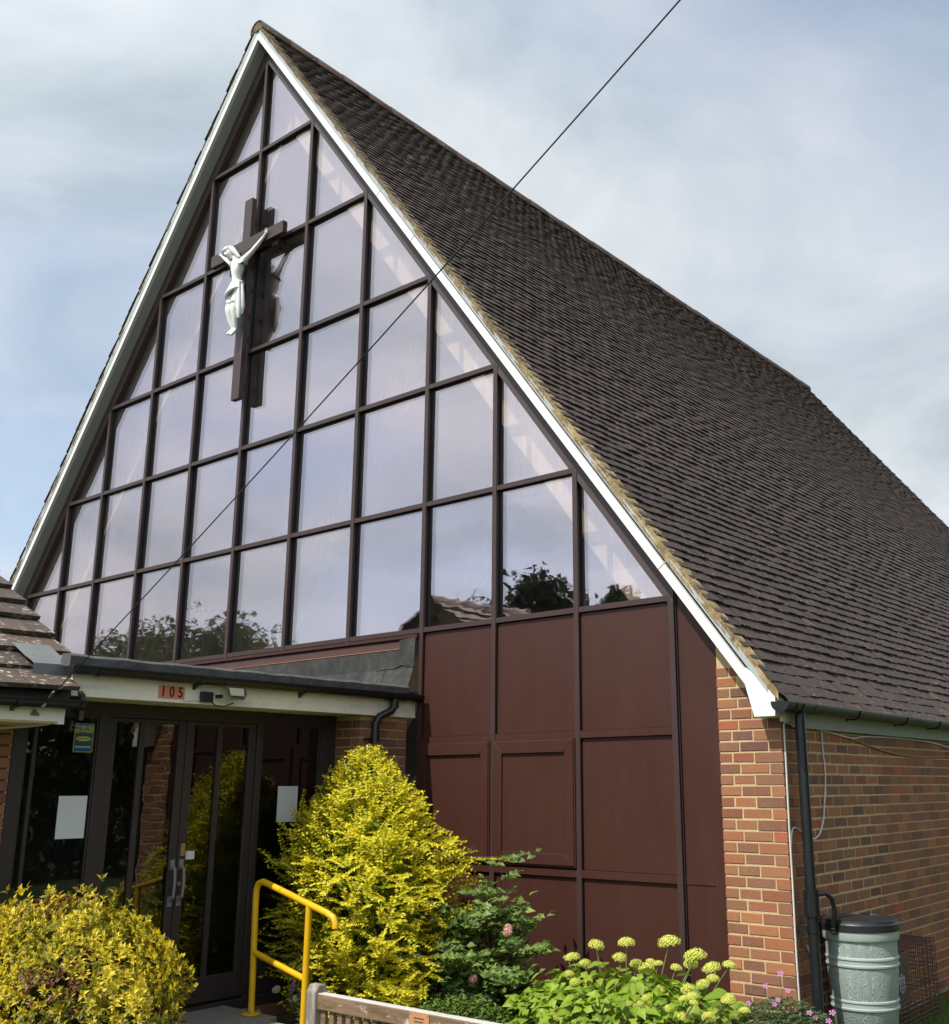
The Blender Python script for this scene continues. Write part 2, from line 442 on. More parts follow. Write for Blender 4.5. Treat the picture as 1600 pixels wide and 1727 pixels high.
class MB:
    """collects world-space geometry for ONE object"""
    def __init__(s): s.v = []; s.f = []
    def poly(s, pts):
        b = len(s.v); s.v += [tuple(p) for p in pts]; s.f.append(tuple(range(b, b + len(pts)))); return s
    def box(s, x0, x1, y0, y1, z0, z1):
        b = len(s.v)
        s.v += [(x0, y0, z0), (x1, y0, z0), (x1, y1, z0), (x0, y1, z0), (x0, y0, z1), (x1, y0, z1), (x1, y1, z1), (x0, y1, z1)]
        s.f += [(b, b+3, b+2, b+1), (b+4, b+5, b+6, b+7), (b, b+1, b+5, b+4), (b+1, b+2, b+6, b+5), (b+2, b+3, b+7, b+6), (b+3, b, b+4, b+7)]
        return s
    def prism(s, poly, axis, a0, a1):
        """poly in the two other axes, extruded along axis from a0 to a1"""
        def P(q, a):
            if axis == 1: return (q[0], a, q[1])
            if axis == 0: return (a, q[0], q[1])
            return (q[0], q[1], a)
        n = len(poly); b = len(s.v)
        s.v += [P(q, a0) for q in poly] + [P(q, a1) for q in poly]
        s.f += [tuple(range(b, b + n)), tuple(range(b + 2*n - 1, b + n - 1, -1))]
        for i in range(n):
            j = (i + 1) % n
            s.f.append((b + i, b + n + i, b + n + j, b + j))
        return s
    def tube(s, pts, r, n=8, cap=True):
        pts = [Vector(p) for p in pts]; b = len(s.v)
        rr = r if isinstance(r, (list, tuple)) else [r] * len(pts)
        up = None
        for i, p in enumerate(pts):
            d = (pts[min(i+1, len(pts)-1)] - pts[max(i-1, 0)]).normalized()
            if up is None:
                up = Vector((0, 0, 1)) if abs(d.z) < 0.9 else Vector((1, 0, 0))
            x = d.cross(up).normalized(); y = x.cross(d).normalized(); up = y
            for k in range(n):
                a = 2 * math.pi * k / n
                s.v.append(tuple(p + (x * math.cos(a) + y * math.sin(a)) * rr[i]))
        for i in range(len(pts) - 1):
            for k in range(n):
                k2 = (k + 1) % n
                s.f.append((b + i*n + k, b + i*n + k2, b + (i+1)*n + k2, b + (i+1)*n + k))
        if cap:
            s.f.append(tuple(b + k for k in range(n - 1, -1, -1)))
            s.f.append(tuple(b + (len(pts)-1)*n + k for k in range(n)))
        return s
    def lathe(s, prof, cx, cy, n=40):
        b = len(s.v)
        for (r, z) in prof:
            for k in range(n):
                a = 2 * math.pi * k / n
                s.v.append((cx + r * math.cos(a), cy + r * math.sin(a), z))
        for i in range(len(prof) - 1):
            for k in range(n):
                k2 = (k + 1) % n
                s.f.append((b + i*n + k, b + i*n + k2, b + (i+1)*n + k2, b + (i+1)*n + k))
        return s
    def build(s, name, mat, parent=None, smooth=False, kind=None, bevel=0.0):
        V = np.array(s.v); c = (V.min(0) + V.max(0)) / 2
        me = mesh_data(name, V - c, s.f, mat, smooth)
        o = link(name, me, c, parent)
        if bevel:
            m = o.modifiers.new('bevel', 'BEVEL'); m.width = bevel; m.segments = 2; m.limit_method = 'ANGLE'
        if smooth:
            try:
                me.set_sharp_from_angle(angle=math.radians(40))
            except Exception:
                pass
        if kind: o['kind'] = kind
        return o
def quick(name, mat, parent, *a, **k):
    return MB().box(*a).build(name, mat, parent, **k)

def soup(name, V, F, mat, parent, loc=None, col=None, smooth=False, kind=None):
    """big numpy mesh: V (n,3), F (m,k) all the same k; col (n,3)"""
    V = np.asarray(V, np.float32); F = np.asarray(F, np.int32)
    c = np.array(loc if loc is not None else (V.min(0) + V.max(0)) / 2, np.float32)
    me = bpy.data.meshes.new(name)
    k = F.shape[1]
    me.vertices.add(len(V)); me.vertices.foreach_set('co', (V - c).ravel())
    me.loops.add(F.size); me.loops.foreach_set('vertex_index', F.ravel())
    me.polygons.add(len(F)); me.polygons.foreach_set('loop_start', np.arange(0, F.size, k, dtype=np.int32))
    me.update(calc_edges=True); me.validate()
    me.polygons.foreach_set('use_smooth', np.full(len(F), bool(smooth)))
    if col is not None:
        at = me.color_attributes.new('Col', 'FLOAT_COLOR', 'POINT')
        cc = np.ones((len(V), 4), np.float32); cc[:, :3] = col
        at.data.foreach_set('color', cc.ravel())
    me.materials.append(MATS[mat])
    o = link(name, me, c, parent)
    if kind: o['kind'] = kind
    return o

def unit(a): return a / np.maximum(np.linalg.norm(a, axis=1, keepdims=True), 1e-9)
def leaf_soup(pos, d, up, L, Wd, col, fold=0.25, droop=0.15):
    """leaves of 5 vertices, 4 triangles"""
    N = len(pos); d = unit(d); x = unit(np.cross(d, up)); n = unit(np.cross(x, d))
    L = L[:, None]; Wd = Wd[:, None]
    v = np.stack([pos, pos + d * L * 0.45 + n * 0.02 * L, pos + d * L * 0.42 + x * Wd / 2 + n * Wd * fold,
                  pos + d * L * 0.42 - x * Wd / 2 + n * Wd * fold, pos + d * L - n * L * droop], 1).reshape(-1, 3)
    b = (np.arange(N) * 5)[:, None]
    f = np.concatenate([b + np.array([[0, 2, 1]]), b + np.array([[0, 1, 3]]), b + np.array([[2, 4, 1]]), b + np.array([[1, 4, 3]])], 1).reshape(-1, 3)
    return v, f, np.repeat(col, 5, 0)

# ------------------------------------------------------------------ ground
g = MB(); S = 600
g.poly([(-S, -S, -0.14), (S, -S, -0.14), (S, S, -0.14), (-S, S, -0.14)])
tag(g.build('ground', 'lawn'), kind='structure')
bed = MB().prism([(3.05, -1.55), (6.95, -1.55), (7.05, -0.2), (6.95, 0.2), (3.05, -0.05)], 2, -0.16, -0.05)
tag(bed.build('flower_bed', 'soil'), kind='structure')
bed2 = MB().prism([(2.85, -4.4), (5.4, -4.4), (5.4, -2.95), (2.85, -2.95)], 2, -0.16, -0.06)
tag(bed2.build('shrub_bed', 'soil'), kind='structure')
path = empty('path', (4.2, -2.3, -0.13)); path['kind'] = 'structure'
quick('landing_slab', 'paving', path, 2.66, 3.30, -3.05, -1.62, -0.13, 0.0, bevel=0.008)
slab = mesh_data('paving_slab', [(x, y, z) for z in (-0.025, 0.025) for y in (-0.222, 0.222) for x in (-0.222, 0.222)],
                 [(0, 1, 3, 2)[::-1], (4, 5, 7, 6), (0, 1, 5, 4), (1, 3, 7, 5), (3, 2, 6, 7), (2, 0, 4, 6)], 'paving')
for i in range(12):
    for j in range(3):
        x = 3.53 + i * 0.45
        link('paving_slab', slab, (x, -1.95 - j * 0.45, max(-0.115, -0.03 - i * 0.03) + rnd.uniform(-.002, .002)), path)
side = MB().prism([(6.95, 0.22), (12, 0.22), (12, 16), (6.95, 16)], 2, -0.2, -0.132)
tag(side.build('side_lawn', 'lawn'), kind='structure')

# ------------------------------------------------------------------ the church
XS = [0, 1.0, 2.0123, 3.0337, 3.9212, 4.8194, 5.724]
ZT = [3.0, 4.2009, 5.3923, 6.5914, 7.9332, 9.3003]
SL = 1.3385
ZD = 10.664                      # apex of the node line
P1, P2, PB = 1.999, 0.943, -0.12
ROOF_A, ROOF_S = 11.06, 1.33     # tile surface: z = ROOF_A - ROOF_S * |x|
Y_F, Y_B = -0.17, 15.95
def diag(x): return ZD - SL * abs(x)
church = empty('church', (0, 7.5, 0), 'steep gabled church with glazed front, brown panels and brown tiled roof', 'church')

# glazed screen: frame and panes
screen = MB()
for s in (-1, 1):               # raking frame members under the verge
    lo, hi = -0.075, 0.17
    screen.prism([(0, ZD + lo), (s * 5.745, diag(5.745) + lo), (s * 5.745, diag(5.745) + hi), (0, ZD + hi)][::s], 1, 0.006, 0.12)
screen = screen.build('raking_frame', 'brown_dull', church)
for i in range(-6, 7):
    x = math.copysign(XS[abs(i)], i) if i else 0
    top = diag(x) - 0.03
    z0 = PB if i >= 3 else 2.97
    mu = quick('mullion', 'frame_metal', screen, x - 0.024, x + 0.024, 0.0, 0.022, z0, top)
    quick('mullion_web', 'gasket', screen, x - 0.021, x + 0.021, 0.022, 0.078, z0 + 0.01, top)
for k, z in enumerate(ZT):
    h = XS[6 - k]
    quick('transom', 'frame_metal', screen, -h + 0.01, h - 0.01, 0.004, 0.026, z - 0.022, z + 0.022)
    quick('transom_web', 'gasket', screen, -h + 0.01, h - 0.01, 0.026, 0.077, z - 0.018, z + 0.018)
for z in (P1, P2):
    quick('transom', 'brown_metal', screen, XS[3] + 0.02, XS[6] - 0.01, 0.004, 0.10, z - 0.028, z + 0.028)
def inset(poly, d):
    n = len(poly); out = []
    for i in range(n):
        p0, p1, p2 = Vector(poly[i-1]), Vector(poly[i]), Vector(poly[(i+1) % n])
        a = (p1 - p0).normalized(); b = (p2 - p1).normalized()
        na = Vector((-a.y, a.x)); nb = Vector((-b.y, b.x))
        k = d / max(0.2, 1 + na.dot(nb))
        out.append(tuple(p1 + (na + nb) * k))
    return out
for k in range(6):
    zb = ZT[k]
    zt = ZT[k + 1] if k < 5 else ZD
    for s in (-1, 1):
        for j in range(6 - k):
            xa, xb = XS[j], XS[j + 1]
            if j < 5 - k: poly = [(xa, zb), (xb, zb), (xb, zt), (xa, zt)]
            else: poly = [(xa, zb), (xb, zb), (xa, diag(xa))]
            poly = [(s * a, b) for a, b in poly]
            if s < 0: poly = poly[::-1]
            inn = inset(poly, 0.016)
            cx = sum(p[0] for p in inn) / len(inn); cz = sum(p[1] for p in inn) / len(inn)
            v = [(p[0] - cx, -0.012, p[1] - cz) for p in inn] + [(p[0] - cx, 0.012, p[1] - cz) for p in inn]
            n = len(inn)
            me = mesh_data('pane', v, [tuple(range(n)), tuple(range(2*n - 1, n - 1, -1))], 'mirror_glass')
            link('pane', me, (cx, 0.062, cz), screen, rot=(rnd.gauss(0, 0.0017), 0, rnd.gauss(0, 0.003)))
            # black gasket line round the glass
            gk = MB(); o2 = inset(poly, 0.018); i2 = inset(poly, 0.031)
            for q in range(n):
                r = (q + 1) % n
                gk.poly([(o2[q][0], 0.047, o2[q][1]), (o2[r][0], 0.047, o2[r][1]), (i2[r][0], 0.047, i2[r][1]), (i2[q][0], 0.047, i2[q][1])])
            gk.build('gasket', 'gasket', screen)
quick('sill', 'brown_metal', screen, -XS[6], XS[3] - 0.02, -0.03, 0.10, 2.935, 2.965)

# brown cladding panels on the right of the door link
cladding = quick('cladding', 'brown_metal', church, XS[3], 6.1, 0.075, 0.14, PB, 2.99)
def panel(x0, x1, z0, z1, y=0.03):
    quick('panel', 'brown_metal', cladding, x0 + 0.028, x1 - 0.028, y, 0.07, z0 + 0.03, z1 - 0.03, bevel=0.002)
for a in (3, 4, 5):
    panel(XS[a], XS[a+1], P1, 3.0)
    if a == 5: panel(XS[a], XS[a+1], P2, P1)
    panel(XS[a], XS[a+1], PB, P2)
for a in (3, 4):                # two opening lights, blanked off
    x0, x1 = XS[a] + 0.034, XS[a+1] - 0.034; z0, z1 = P2 + 0.055, P1 - 0.036
    fr = MB(); w = 0.085
    fr.prism([(x0, z0), (x1, z0), (x1 - w, z0 + w), (x0 + w, z0 + w)], 1, -0.022, 0.05)
    fr.prism([(x1, z0), (x1, z1), (x1 - w, z1 - w), (x1 - w, z0 + w)], 1, -0.0225, 0.05)
    fr.prism([(x1, z1), (x0, z1), (x0 + w, z1 - w), (x1 - w, z1 - w)], 1, -0.022, 0.05)
    fr.prism([(x0, z1), (x0, z0), (x0 + w, z0 + w), (x0 + w, z1 - w)], 1, -0.0225, 0.05)
    cs = fr.build('casement', 'brown_metal', church, bevel=0.003)
    quick('blank_panel', 'brown_metal', cs, x0 + w - 0.005, x1 - w + 0.005, -0.006, 0.03, z0 + w - 0.005, z1 - w + 0.005)
    quick('drip_bar', 'brown_metal', cs, x0 + w, x1 - w, -0.03, -0.005, z1 - w - 0.012, z1 - w + 0.002)
    rim = MB()
    rim.box(x0 - 0.012, x0 + 0.004, -0.012, 0.05, z0 - 0.012, z1 + 0.01); rim.box(x1 - 0.004, x1 + 0.012, -0.012, 0.05, z0 - 0.012, z1 + 0.01)
    rim.box(x0, x1, -0.0115, 0.05, z0 - 0.013, z0 + 0.002); rim.box(x0, x1, -0.0115, 0.05, z1 - 0.002, z1 + 0.011)
    rim.build('outer_rim', 'brown_metal', cs)
# side cladding strip between last mullion and the brick pier
ss = MB(); xa, xb = XS[6] + 0.032, 6.083
ss.prism([(xa, PB), (xb, PB), (xb, diag(xb) + 0.3), (xa, diag(xa) + 0.3)], 1, 0.035, 0.08)
strip = ss.build('side_cladding', 'brown_metal', church)
quick('cover_strip', 'brown_metal', strip, xa + 0.005, xb - 0.09, 0.028, 0.04, P2 - 0.028, P2 + 0.028)
quick('edge_trim', 'brown_metal', strip, xb - 0.085, xb + 0.003, 0.022, 0.04, PB, 2.56)
quick('shadow_gap', 'gasket', strip, XS[6] + 0.024, XS[6] + 0.034, 0.02, 0.06, PB, diag(XS[6]) + 0.05)

# soffit, bargeboards, verge trim, mortar
for s in (-1, 1):
    def rake(lo, hi, x0, x1, sl=1.334):
        return [(s * x0, lo - sl * x0), (s * x1, lo - sl * x1), (s * x1, hi - sl * x1), (s * x0, hi - sl * x0)][::s]
    XE = 6.41
    bb = MB().prism(rake(10.83, 10.938, 0, XE), 1, -0.16, -0.115)
    ko = [(6.405, 2.285), (6.465, 2.06), (6.622, 2.06), (6.632, 2.235), (6.41, 2.405)]
    bo = bb.build('bargeboard', 'white_plastic', church, bevel=0.003)
    MB().prism([(s * a, b) for a, b in ko][::s], 1, -0.162, 0.0).build('barge_foot', 'white_plastic', bo, bevel=0.003)
    vt = [(s*0, -0.1612, 10.936), (s*6.58, -0.1612, 10.936 - 1.334*6.58 + 0.05), (s*6.58, -0.176, 11.005 - 1.334*6.58 + 0.05), (s*0, -0.176, 11.005)]
    m = MB(); m.poly(vt if s > 0 else vt[::-1]); q = [(a, -0.12, c) for a, b, c in vt]; m.poly(q[::-1] if s > 0 else q)
    m.poly([vt[3], vt[2], q[2], q[3]]); m.poly([vt[0], vt[1], q[1], q[0]])
    m.build('verge_trim', 'trim_grey', bo)
    for jx in (2.36, 2.9, 5.72):
        a = 10.828 - 1.334 * jx
        MB().prism([(s*jx, a), (s*(jx+.004), a - .005), (s*(jx+.12), a + .085), (s*(jx+.116), a + .09)][::s], 1, -0.1635, -0.158).build('board_joint', 'soffit_grey', bo)
    so = MB().prism(rake(10.834, 10.86, 0, 6.3), 1, -0.117, 0.03)
    so.build('soffit', 'soffit_grey', church)
    # bedding mortar under the tile ends: ragged edge
    mm = MB(); N = 420
    for i in range(N):
        x0, x1 = 6.66 * i / N, 6.66 * (i + 1) / N
        za, zb = 11.0 - 1.334 * x0, 11.0 - 1.334 * x1
        if x0 > 5.9: za += (x0 - 5.9) * 0.06; zb += (x1 - 5.9) * 0.06
        ta = ROOF_A - ROOF_S * x0 + 0.016 + 0.010 * (((x0 / 0.0678) % 1.0) - 0.5)
        tb = ROOF_A - ROOF_S * x1 + 0.016 + 0.010 * (((x1 / 0.0678) % 1.0) - 0.5)
        y = -0.172 - 0.006 * math.sin(x0 * 9) * math.sin(x0 * 23 + 1) + rnd.uniform(-0.002, 0.002)
        w = [(s*x0, y, za), (s*x1, y, zb), (s*x1, y - 0.004, tb), (s*x0, y - 0.004, ta)]
        w2 = [(a, -0.05, c) for a, b, c in w]
        mm.poly(w if s > 0 else w[::-1]); mm.poly([w[3], w[2], w2[2], w2[3]] if s > 0 else [w[2], w[3], w2[3], w2[2]])
    mm.build('verge_mortar', 'verge_mortar', church)

# roof slab and tiles
roofp = MB()
for s in (-1, 1):
    a, b = ROOF_A - 0.03, ROOF_A - 0.26
    roofp.prism([(0, b), (s * 6.62, b - ROOF_S * 6.62), (s * 6.68, a - ROOF_S * 6.68), (0, a)][::s], 1, 0.10, 15.8)
    roofp.prism([(0, a - 0.10), (s * 6.58, a - 0.10 - ROOF_S * 6.58), (s * 6.68, a - ROOF_S * 6.68), (0, a)][::s], 1, -0.11, 0.10)
roof = roofp.build('roof', 'interior_white', church)
slope = Vector((1, 0, -ROOF_S)).normalized()     # down the right slope
nrm = Vector((ROOF_S, 0, 1)).normalized()
GA = 0.1128; TW = 0.165
Ls = 6.735 * math.sqrt(1 + ROOF_S ** 2)
NR = int(Ls / GA)
NC = int((Y_B - Y_F) / TW)
def tile_proto(w=0.1645, l=0.20, t=0.0215, lift=0.0285, camber=0.0012):
    v = []; f = []
    # local: X across (along roof length), Y up the slope from tail, Z normal
    for yy, zz in ((0.0, lift), (l, 0.0)):
        for xx, cz in ((-w/2, -camber), (0, camber), (w/2, -camber)): v.append((xx, yy, zz + cz))
    for xx, cz in ((-w/2, -camber), (0, camber), (w/2, -camber)): v.append((xx, 0.001, lift - t + cz))
    f = [(0, 1, 4, 3), (1, 2, 5, 4), (6, 7, 1, 0), (7, 8, 2, 1), (6, 0, 3), (8, 5, 2)]
    return v, f
tv, tf = tile_proto()
tile_me = mesh_data('tile', tv, tf, 'roof_tile')
spots = []
for r in range(NR):
    s_ = Ls - (r + 0) * GA                      # distance from ridge to the tail of this course
    kick = max(0, 3 - r) * 0.010
    base = Vector((0, 0, ROOF_A)) + slope * s_ + nrm * (kick - 0.012)
    for c in range(NC + 1):
        y = Y_F + (c + (0.0 if r % 2 else 0.5)) * TW + 0.004
        if y > Y_B: continue
        sx_ = 1.0
        if r % 2 and c == 0: y += TW / 4; sx_ = 0.5
        p = base + Vector((0, y + rnd.gauss(0, 0.004), 0)) + slope * rnd.gauss(0, 0.0045) + nrm * rnd.uniform(-0.004, 0.005)
        spots.append((p, rnd.gauss(0, 0.013), rnd.gauss(0, 0.02), sx_))
M0 = Matrix((Vector((0, -1, 0)), -slope, nrm)).transposed()      # local axes -> world
if M0.determinant() < 0: M0 = Matrix((Vector((0, 1, 0)), -slope, nrm)).transposed()
spots.sort(key=lambda q: (q[0] - CAM).length)
for p, a, b, sx_ in spots[:300]:
    R_ = M0 @ Matrix.Rotation(a, 3, 'Y') @ Matrix.Rotation(b, 3, 'Z')
    link('tile', tile_me, p, roof, rot=R_.to_euler(), scale=(sx_, 1, 1))
rest = spots[300:]
TV = np.array(tv); nv = len(tv)
V = np.zeros((len(rest), nv, 3)); 
for i, (p, a, b, sx_) in enumerate(rest):
    R_ = np.array(M0 @ Matrix.Rotation(a, 3, 'Y') @ Matrix.Rotation(b, 3, 'Z'))
    V[i] = (TV * np.array([sx_, 1, 1])) @ R_.T + np.array(p)
tri = []
for f in tf:
    tri.append(f[:3])
    if len(f) == 4: tri.append((f[0], f[2], f[3]))
tri = np.array(tri)
F = (np.arange(len(rest)) * nv)[:, None, None] + tri[None]
soup('tile_mass', V.reshape(-1, 3), F.reshape(-1, 3), 'roof_tile', church, kind='stuff')
# left slope: courses only (seen edge-on)
lc = MB()
for r in range(NR):
    s_ = Ls - r * GA; c = Vector((-slope.x, 0, slope.z)); nn = Vector((-nrm.x, 0, nrm.z))
    b0 = Vector((0, 0, ROOF_A)) + c * s_ + nn * 0.010; b1 = b0 - c * 0.2 - nn * 0.022; b2 = b0 - nn * 0.014
    y0, y1 = Y_F - 0.015 + rnd.uniform(-.012, .012), Y_B
    q = [Vector((0, y0, 0)), Vector((0, y1, 0))]
    lc.poly([b0 + q[0], b1 + q[0], b1 + q[1], b0 + q[1]]); lc.poly([b0 + q[1], b2 + q[1], b2 + q[0], b0 + q[0]]); lc.poly([b0 + q[0], b2 + q[0], b1 + q[0]])
lc.build('tile_courses', 'roof_tile', church, kind='stuff')
# ridge tiles
rv, rf = [], []
nseg = 8
for yy in (0.0, 0.455):
    for rr in (0.13, 0.113):
        for k in range(nseg + 1):
            a = math.radians(-12 + 204 * k / nseg)
            rv.append((rr * math.cos(a), yy, rr * math.sin(a) - 0.085 + (0.006 if yy == 0 else 0)))
q = nseg + 1
for k in range(nseg):
    rf.append((k, k + 1, 2*q + k + 1, 2*q + k)); rf.append((q + k + 1, q + k, 3*q + k, 3*q + k + 1)); rf.append((k + 1, k, q + k, q + k + 1))
ridge_me = mesh_data('ridge_tile', rv, rf, 'ridge_tile', True)
y = Y_F - 0.02
while y < Y_B:
    link('ridge_tile', ridge_me, (0, y, ROOF_A - 0.022 + rnd.uniform(-.006, .006)), roof, rot=(0, rnd.gauss(0, .02), 0)); y += 0.45
MB().prism([(-0.1, ROOF_A - 0.12), (0.1, ROOF_A - 0.12), (0.07, ROOF_A - 0.03), (0, ROOF_A + 0.01), (-0.07, ROOF_A - 0.03)], 1, Y_F - 0.012, -0.05).build('ridge_end_mortar', 'verge_mortar', roof)

# interior: floor, walls, rafters behind the glass
inn = MB()
inn.poly([(-6.4, 0.14, 0.02), (6.4, 0.14, 0.02), (6.4, 15.6, 0.02), (-6.4, 15.6, 0.02)])
inn.poly([(-6.5, 15.6, 0), (6.5, 15.6, 0), (6.5, 15.6, 2.2), (0, 15.6, 10.8), (-6.5, 15.6, 2.2)])
inn.poly([(-6.35, 0.14, 0), (-6.35, 15.6, 0), (-6.35, 15.6, 2.6), (-6.35, 0.14, 2.6)])
inn.poly([(6.35, 0.14, 0), (6.35, 15.6, 0), (6.35, 15.6, 2.6), (6.35, 0.14, 2.6)])
inn.build('interior_walls', 'interior_white', church)
for yb in (0.42, 4.2, 7.9, 11.6):
    for s in (-1, 1):
        b = ROOF_A - 0.27
        MB().prism([(0, b), (s * 6.3, b - ROOF_S * 6.3), (s * 5.9, b - 0.95 - ROOF_S * 5.9), (0, b - 0.95)][::s], 1, yb, yb + 0.14).build('rafter', 'timber', church)

# brick pier and side wall
CH = 0.0761
zj0 = 1.906                       # centre of one bed joint
X0, X1 = 6.087, 6.58
def brick_mesh(l, h, d, mat='brick'):
    e_ = 0.004
    v = []
    for z in (0, h):
        for (x, y) in ((0, 0), (l, 0), (l, d), (0, d)): v.append((x - l/2, y, z - h/2))
    # slightly arrised front face
    v += [(-l/2 + e_, -e_, -h/2 + e_), (l/2 - e_, -e_, -h/2 + e_), (l/2 - e_, -e_, h/2 - e_), (-l/2 + e_, -e_, h/2 - e_)]
    f = [(8, 9, 10, 11), (0, 1, 9, 8), (1, 5, 10, 9), (5, 4, 11, 10), (4, 0, 8, 11), (1, 2, 6, 5), (3, 0, 4, 7), (4, 5, 6, 7), (0, 3, 2, 1)]
    return mesh_data('brick', v, f, mat)
HB = CH - 0.0125
B_full, B_34, B_half = brick_mesh(0.215, HB, 0.1), brick_mesh(0.158, HB, 0.1), brick_mesh(0.1, HB, 0.1)
def corner_mesh(front, side):
    v = []; e_ = 0.003
    for z in (0, HB):
        for (x, y) in ((-front, 0), (-e_, 0), (0, e_), (0, side), (-front, side)): v.append((x, y, z - HB/2))
    f = [(4, 3, 2, 1, 0), (5, 6, 7, 8, 9), (0, 1, 6, 5), (1, 2, 7, 6), (2, 3, 8, 7), (3, 4, 9, 8), (4, 0, 5, 9)]
    return mesh_data('brick', v, f, 'brick')
C_a, C_b = corner_mesh(0.1, 0.215), corner_mesh(0.215, 0.1)
pier = MB()
pier.prism([(X0 + 0.008, -0.2), (X1 - 0.006, -0.2), (X1 - 0.006, 2.12), (X0 + 0.008, 2.62)], 1, 0.0045, 0.39)
pier = pier.build('brick_pier', 'mortar', church)
swall = quick('side_wall', 'mortar', church, 6.36, X1 + 0.0015, 0.38, 15.7, -0.2, 2.2)
side_specs = []
for k in range(-7, 28):
    zc = zj0 - (k + 0.5) * CH
    jit = lambda: rnd.uniform(-0.0025, 0.0025)
    if zc > -0.14:
        ztop = zc + HB / 2
        xmax = X1 if ztop < 2.1 else min(X1, (11.0 - ztop) / 1.334 - 0.01)
        if k % 2 == 0:
            lay = [(B_34, 0.158), (B_full, 0.215)]
        else:
            lay = [(B_half, 0.1), (B_34, 0.158)]
        x = X0 + 0.002
        for me_, w in lay:
            if ztop < 10.96 - 1.33 * (x + w): link('brick', me_, (x + w/2, 0.004 + jit(), zc), pier)
            x += w + 0.0105
        if ztop < 2.16:
            link('brick', C_a if k % 2 == 0 else C_b, (X1 + 0.004 + jit() * 0.5, -0.001 + jit() * 0.6, zc), pier)
            y = 0.004 + (0.215 if k % 2 == 0 else 0.1) + 0.0105
            while y < 15.5:
                side_specs.append((y + 0.1075, zc)); y += 0.2255
side_specs.sort(key=lambda q: math.hypot(q[0] + 6.8, q[1] - 1.6))
npier = sum(1 for o in pier.children)
vis = [q for q in side_specs if q[0] < 3.0][:max(0, 298 - npier)]
seen = set(vis)
for (yc, zc) in vis:
    link('brick', B_full, (X1 - 0.0 + rnd.uniform(-.002, .002), yc, zc), swall, rot=(0, 0, math.pi / 2))
restb = [q for q in side_specs if q not in seen]
bm = MB()
for (yc, zc) in restb:
    o_ = rnd.uniform(-.002, .002)
    bm.box(X1 - 0.05, X1 + 0.005 + o_ * 0.7, yc - 0.1075, yc + 0.1075, zc - HB/2, zc + HB/2)
bm.build('brickwork', 'brick', church, kind='stuff')
quick('left_wall', 'brick', church, -6.58, -6.36, 0.05, 15.7, -0.2, 2.2)
quick('rear_wall', 'brick', church, -6.3, 6.3, 15.62, 15.75, -0.2, 2.3)
MB().poly([(-6.5, 15.72, 2.2), (6.5, 15.72, 2.2), (0, 15.72, 10.85)]).build('rear_gable', 'brick', church)

# eaves: fascia, gutter, downpipe on the right flank
quick('eaves_fascia', 'eave_paint', church, 6.585, 6.61, -0.02, 15.8, 2.035, 2.165)
quick('eaves_soffit', 'eave_paint', church, 6.55, 6.60, 0.0, 15.8, 2.03, 2.034)
def half_gutter(name, x, y0, y1, z, r, parent, n=10, t=0.004):
    m = MB()
    for k in range(n):
        a0, a1 = math.pi + math.pi * k / n, math.pi + math.pi * (k + 1) / n
        for rr, fl in ((r, 1), (r - t, 0)):
            q = [(x + rr*math.cos(a0), y0, z + rr*math.sin(a0)), (x + rr*math.cos(a1), y0, z + rr*math.sin(a1)),
                 (x + rr*math.cos(a1), y1, z + rr*math.sin(a1)), (x + rr*math.cos(a0), y1, z + rr*math.sin(a0))]
            m.poly(q if fl else q[::-1])
    for sg in (-1, 1):
        m.box(x + sg*(r - t/2) - 0.006, x + sg*(r - t/2) + 0.006, y0, y1, z - 0.004, z + 0.006)
    return m.build(name, 'black_plastic', parent, smooth=True)
def gutter_collar(name, x, y0, y1, z, r, parent, cap=0):
    m = MB(); n = 12
    pts = [(x + r*math.cos(math.pi + math.pi*k/n), z + r*math.sin(math.pi + math.pi*k/n)) for k in range(n + 1)]
    pin = [(x + (r-.012)*math.cos(2*math.pi - math.pi*k/n), z + (r-.012)*math.sin(2*math.pi - math.pi*k/n)) for k in range(n + 1)]
    if cap: m.prism(pts + [(x, z + 0.004)], 1, y0, y1)
    else: m.prism(pts + pin, 1, y0, y1)
    return m.build(name, 'black_plastic', parent)
GX, GZ, GR = 6.715, 2.145, 0.062
gut = half_gutter('gutter', GX, -0.27, 15.8, GZ, GR, church)
gutter_collar('end_cap', GX, -0.275, -0.262, GZ, GR + 0.005, gut, 1)
for yy in (-0.13, -0.03, 0.16):
    gutter_collar('collar', GX, yy, yy + 0.025, GZ, GR + 0.006, gut)
gutter_collar('outlet', GX, -0.025, 0.155, GZ, GR + 0.004, gut)
for yy in (0.95, 1.95, 2.75, 3.7, 4.6, 5.6):
    b = gutter_collar('bracket', GX, yy, yy + 0.03, GZ, GR + 0.008, gut)
    MB().prism([(6.60, 2.05), (6.66, 2.075), (6.70, 2.085), (6.66, 2.10), (6.61, 2.13)], 1, yy + .004, yy + .026).build('bracket_arm', 'black_plastic', gut)
PX, PY = 6.70, 0.055
dp = MB().tube([(PX, PY, 2.09), (PX, PY, -0.1)], 0.036, 14).build('downpipe', 'black_plastic', church, smooth=True)
MB().tube([(PX, PY, 0.76), (PX, PY, 0.93)], 0.047, 16).build('diverter', 'black_plastic', dp, smooth=True)
MB().tube([(PX, PY, 0.66), (PX, PY, 0.70)], 0.041, 14).build('pipe_clip', 'black_plastic', dp, smooth=True)
quick('clip_bracket', 'black_plastic', dp, 6.585, 6.68, PY - 0.045, PY + 0.045, 0.67, 0.69)
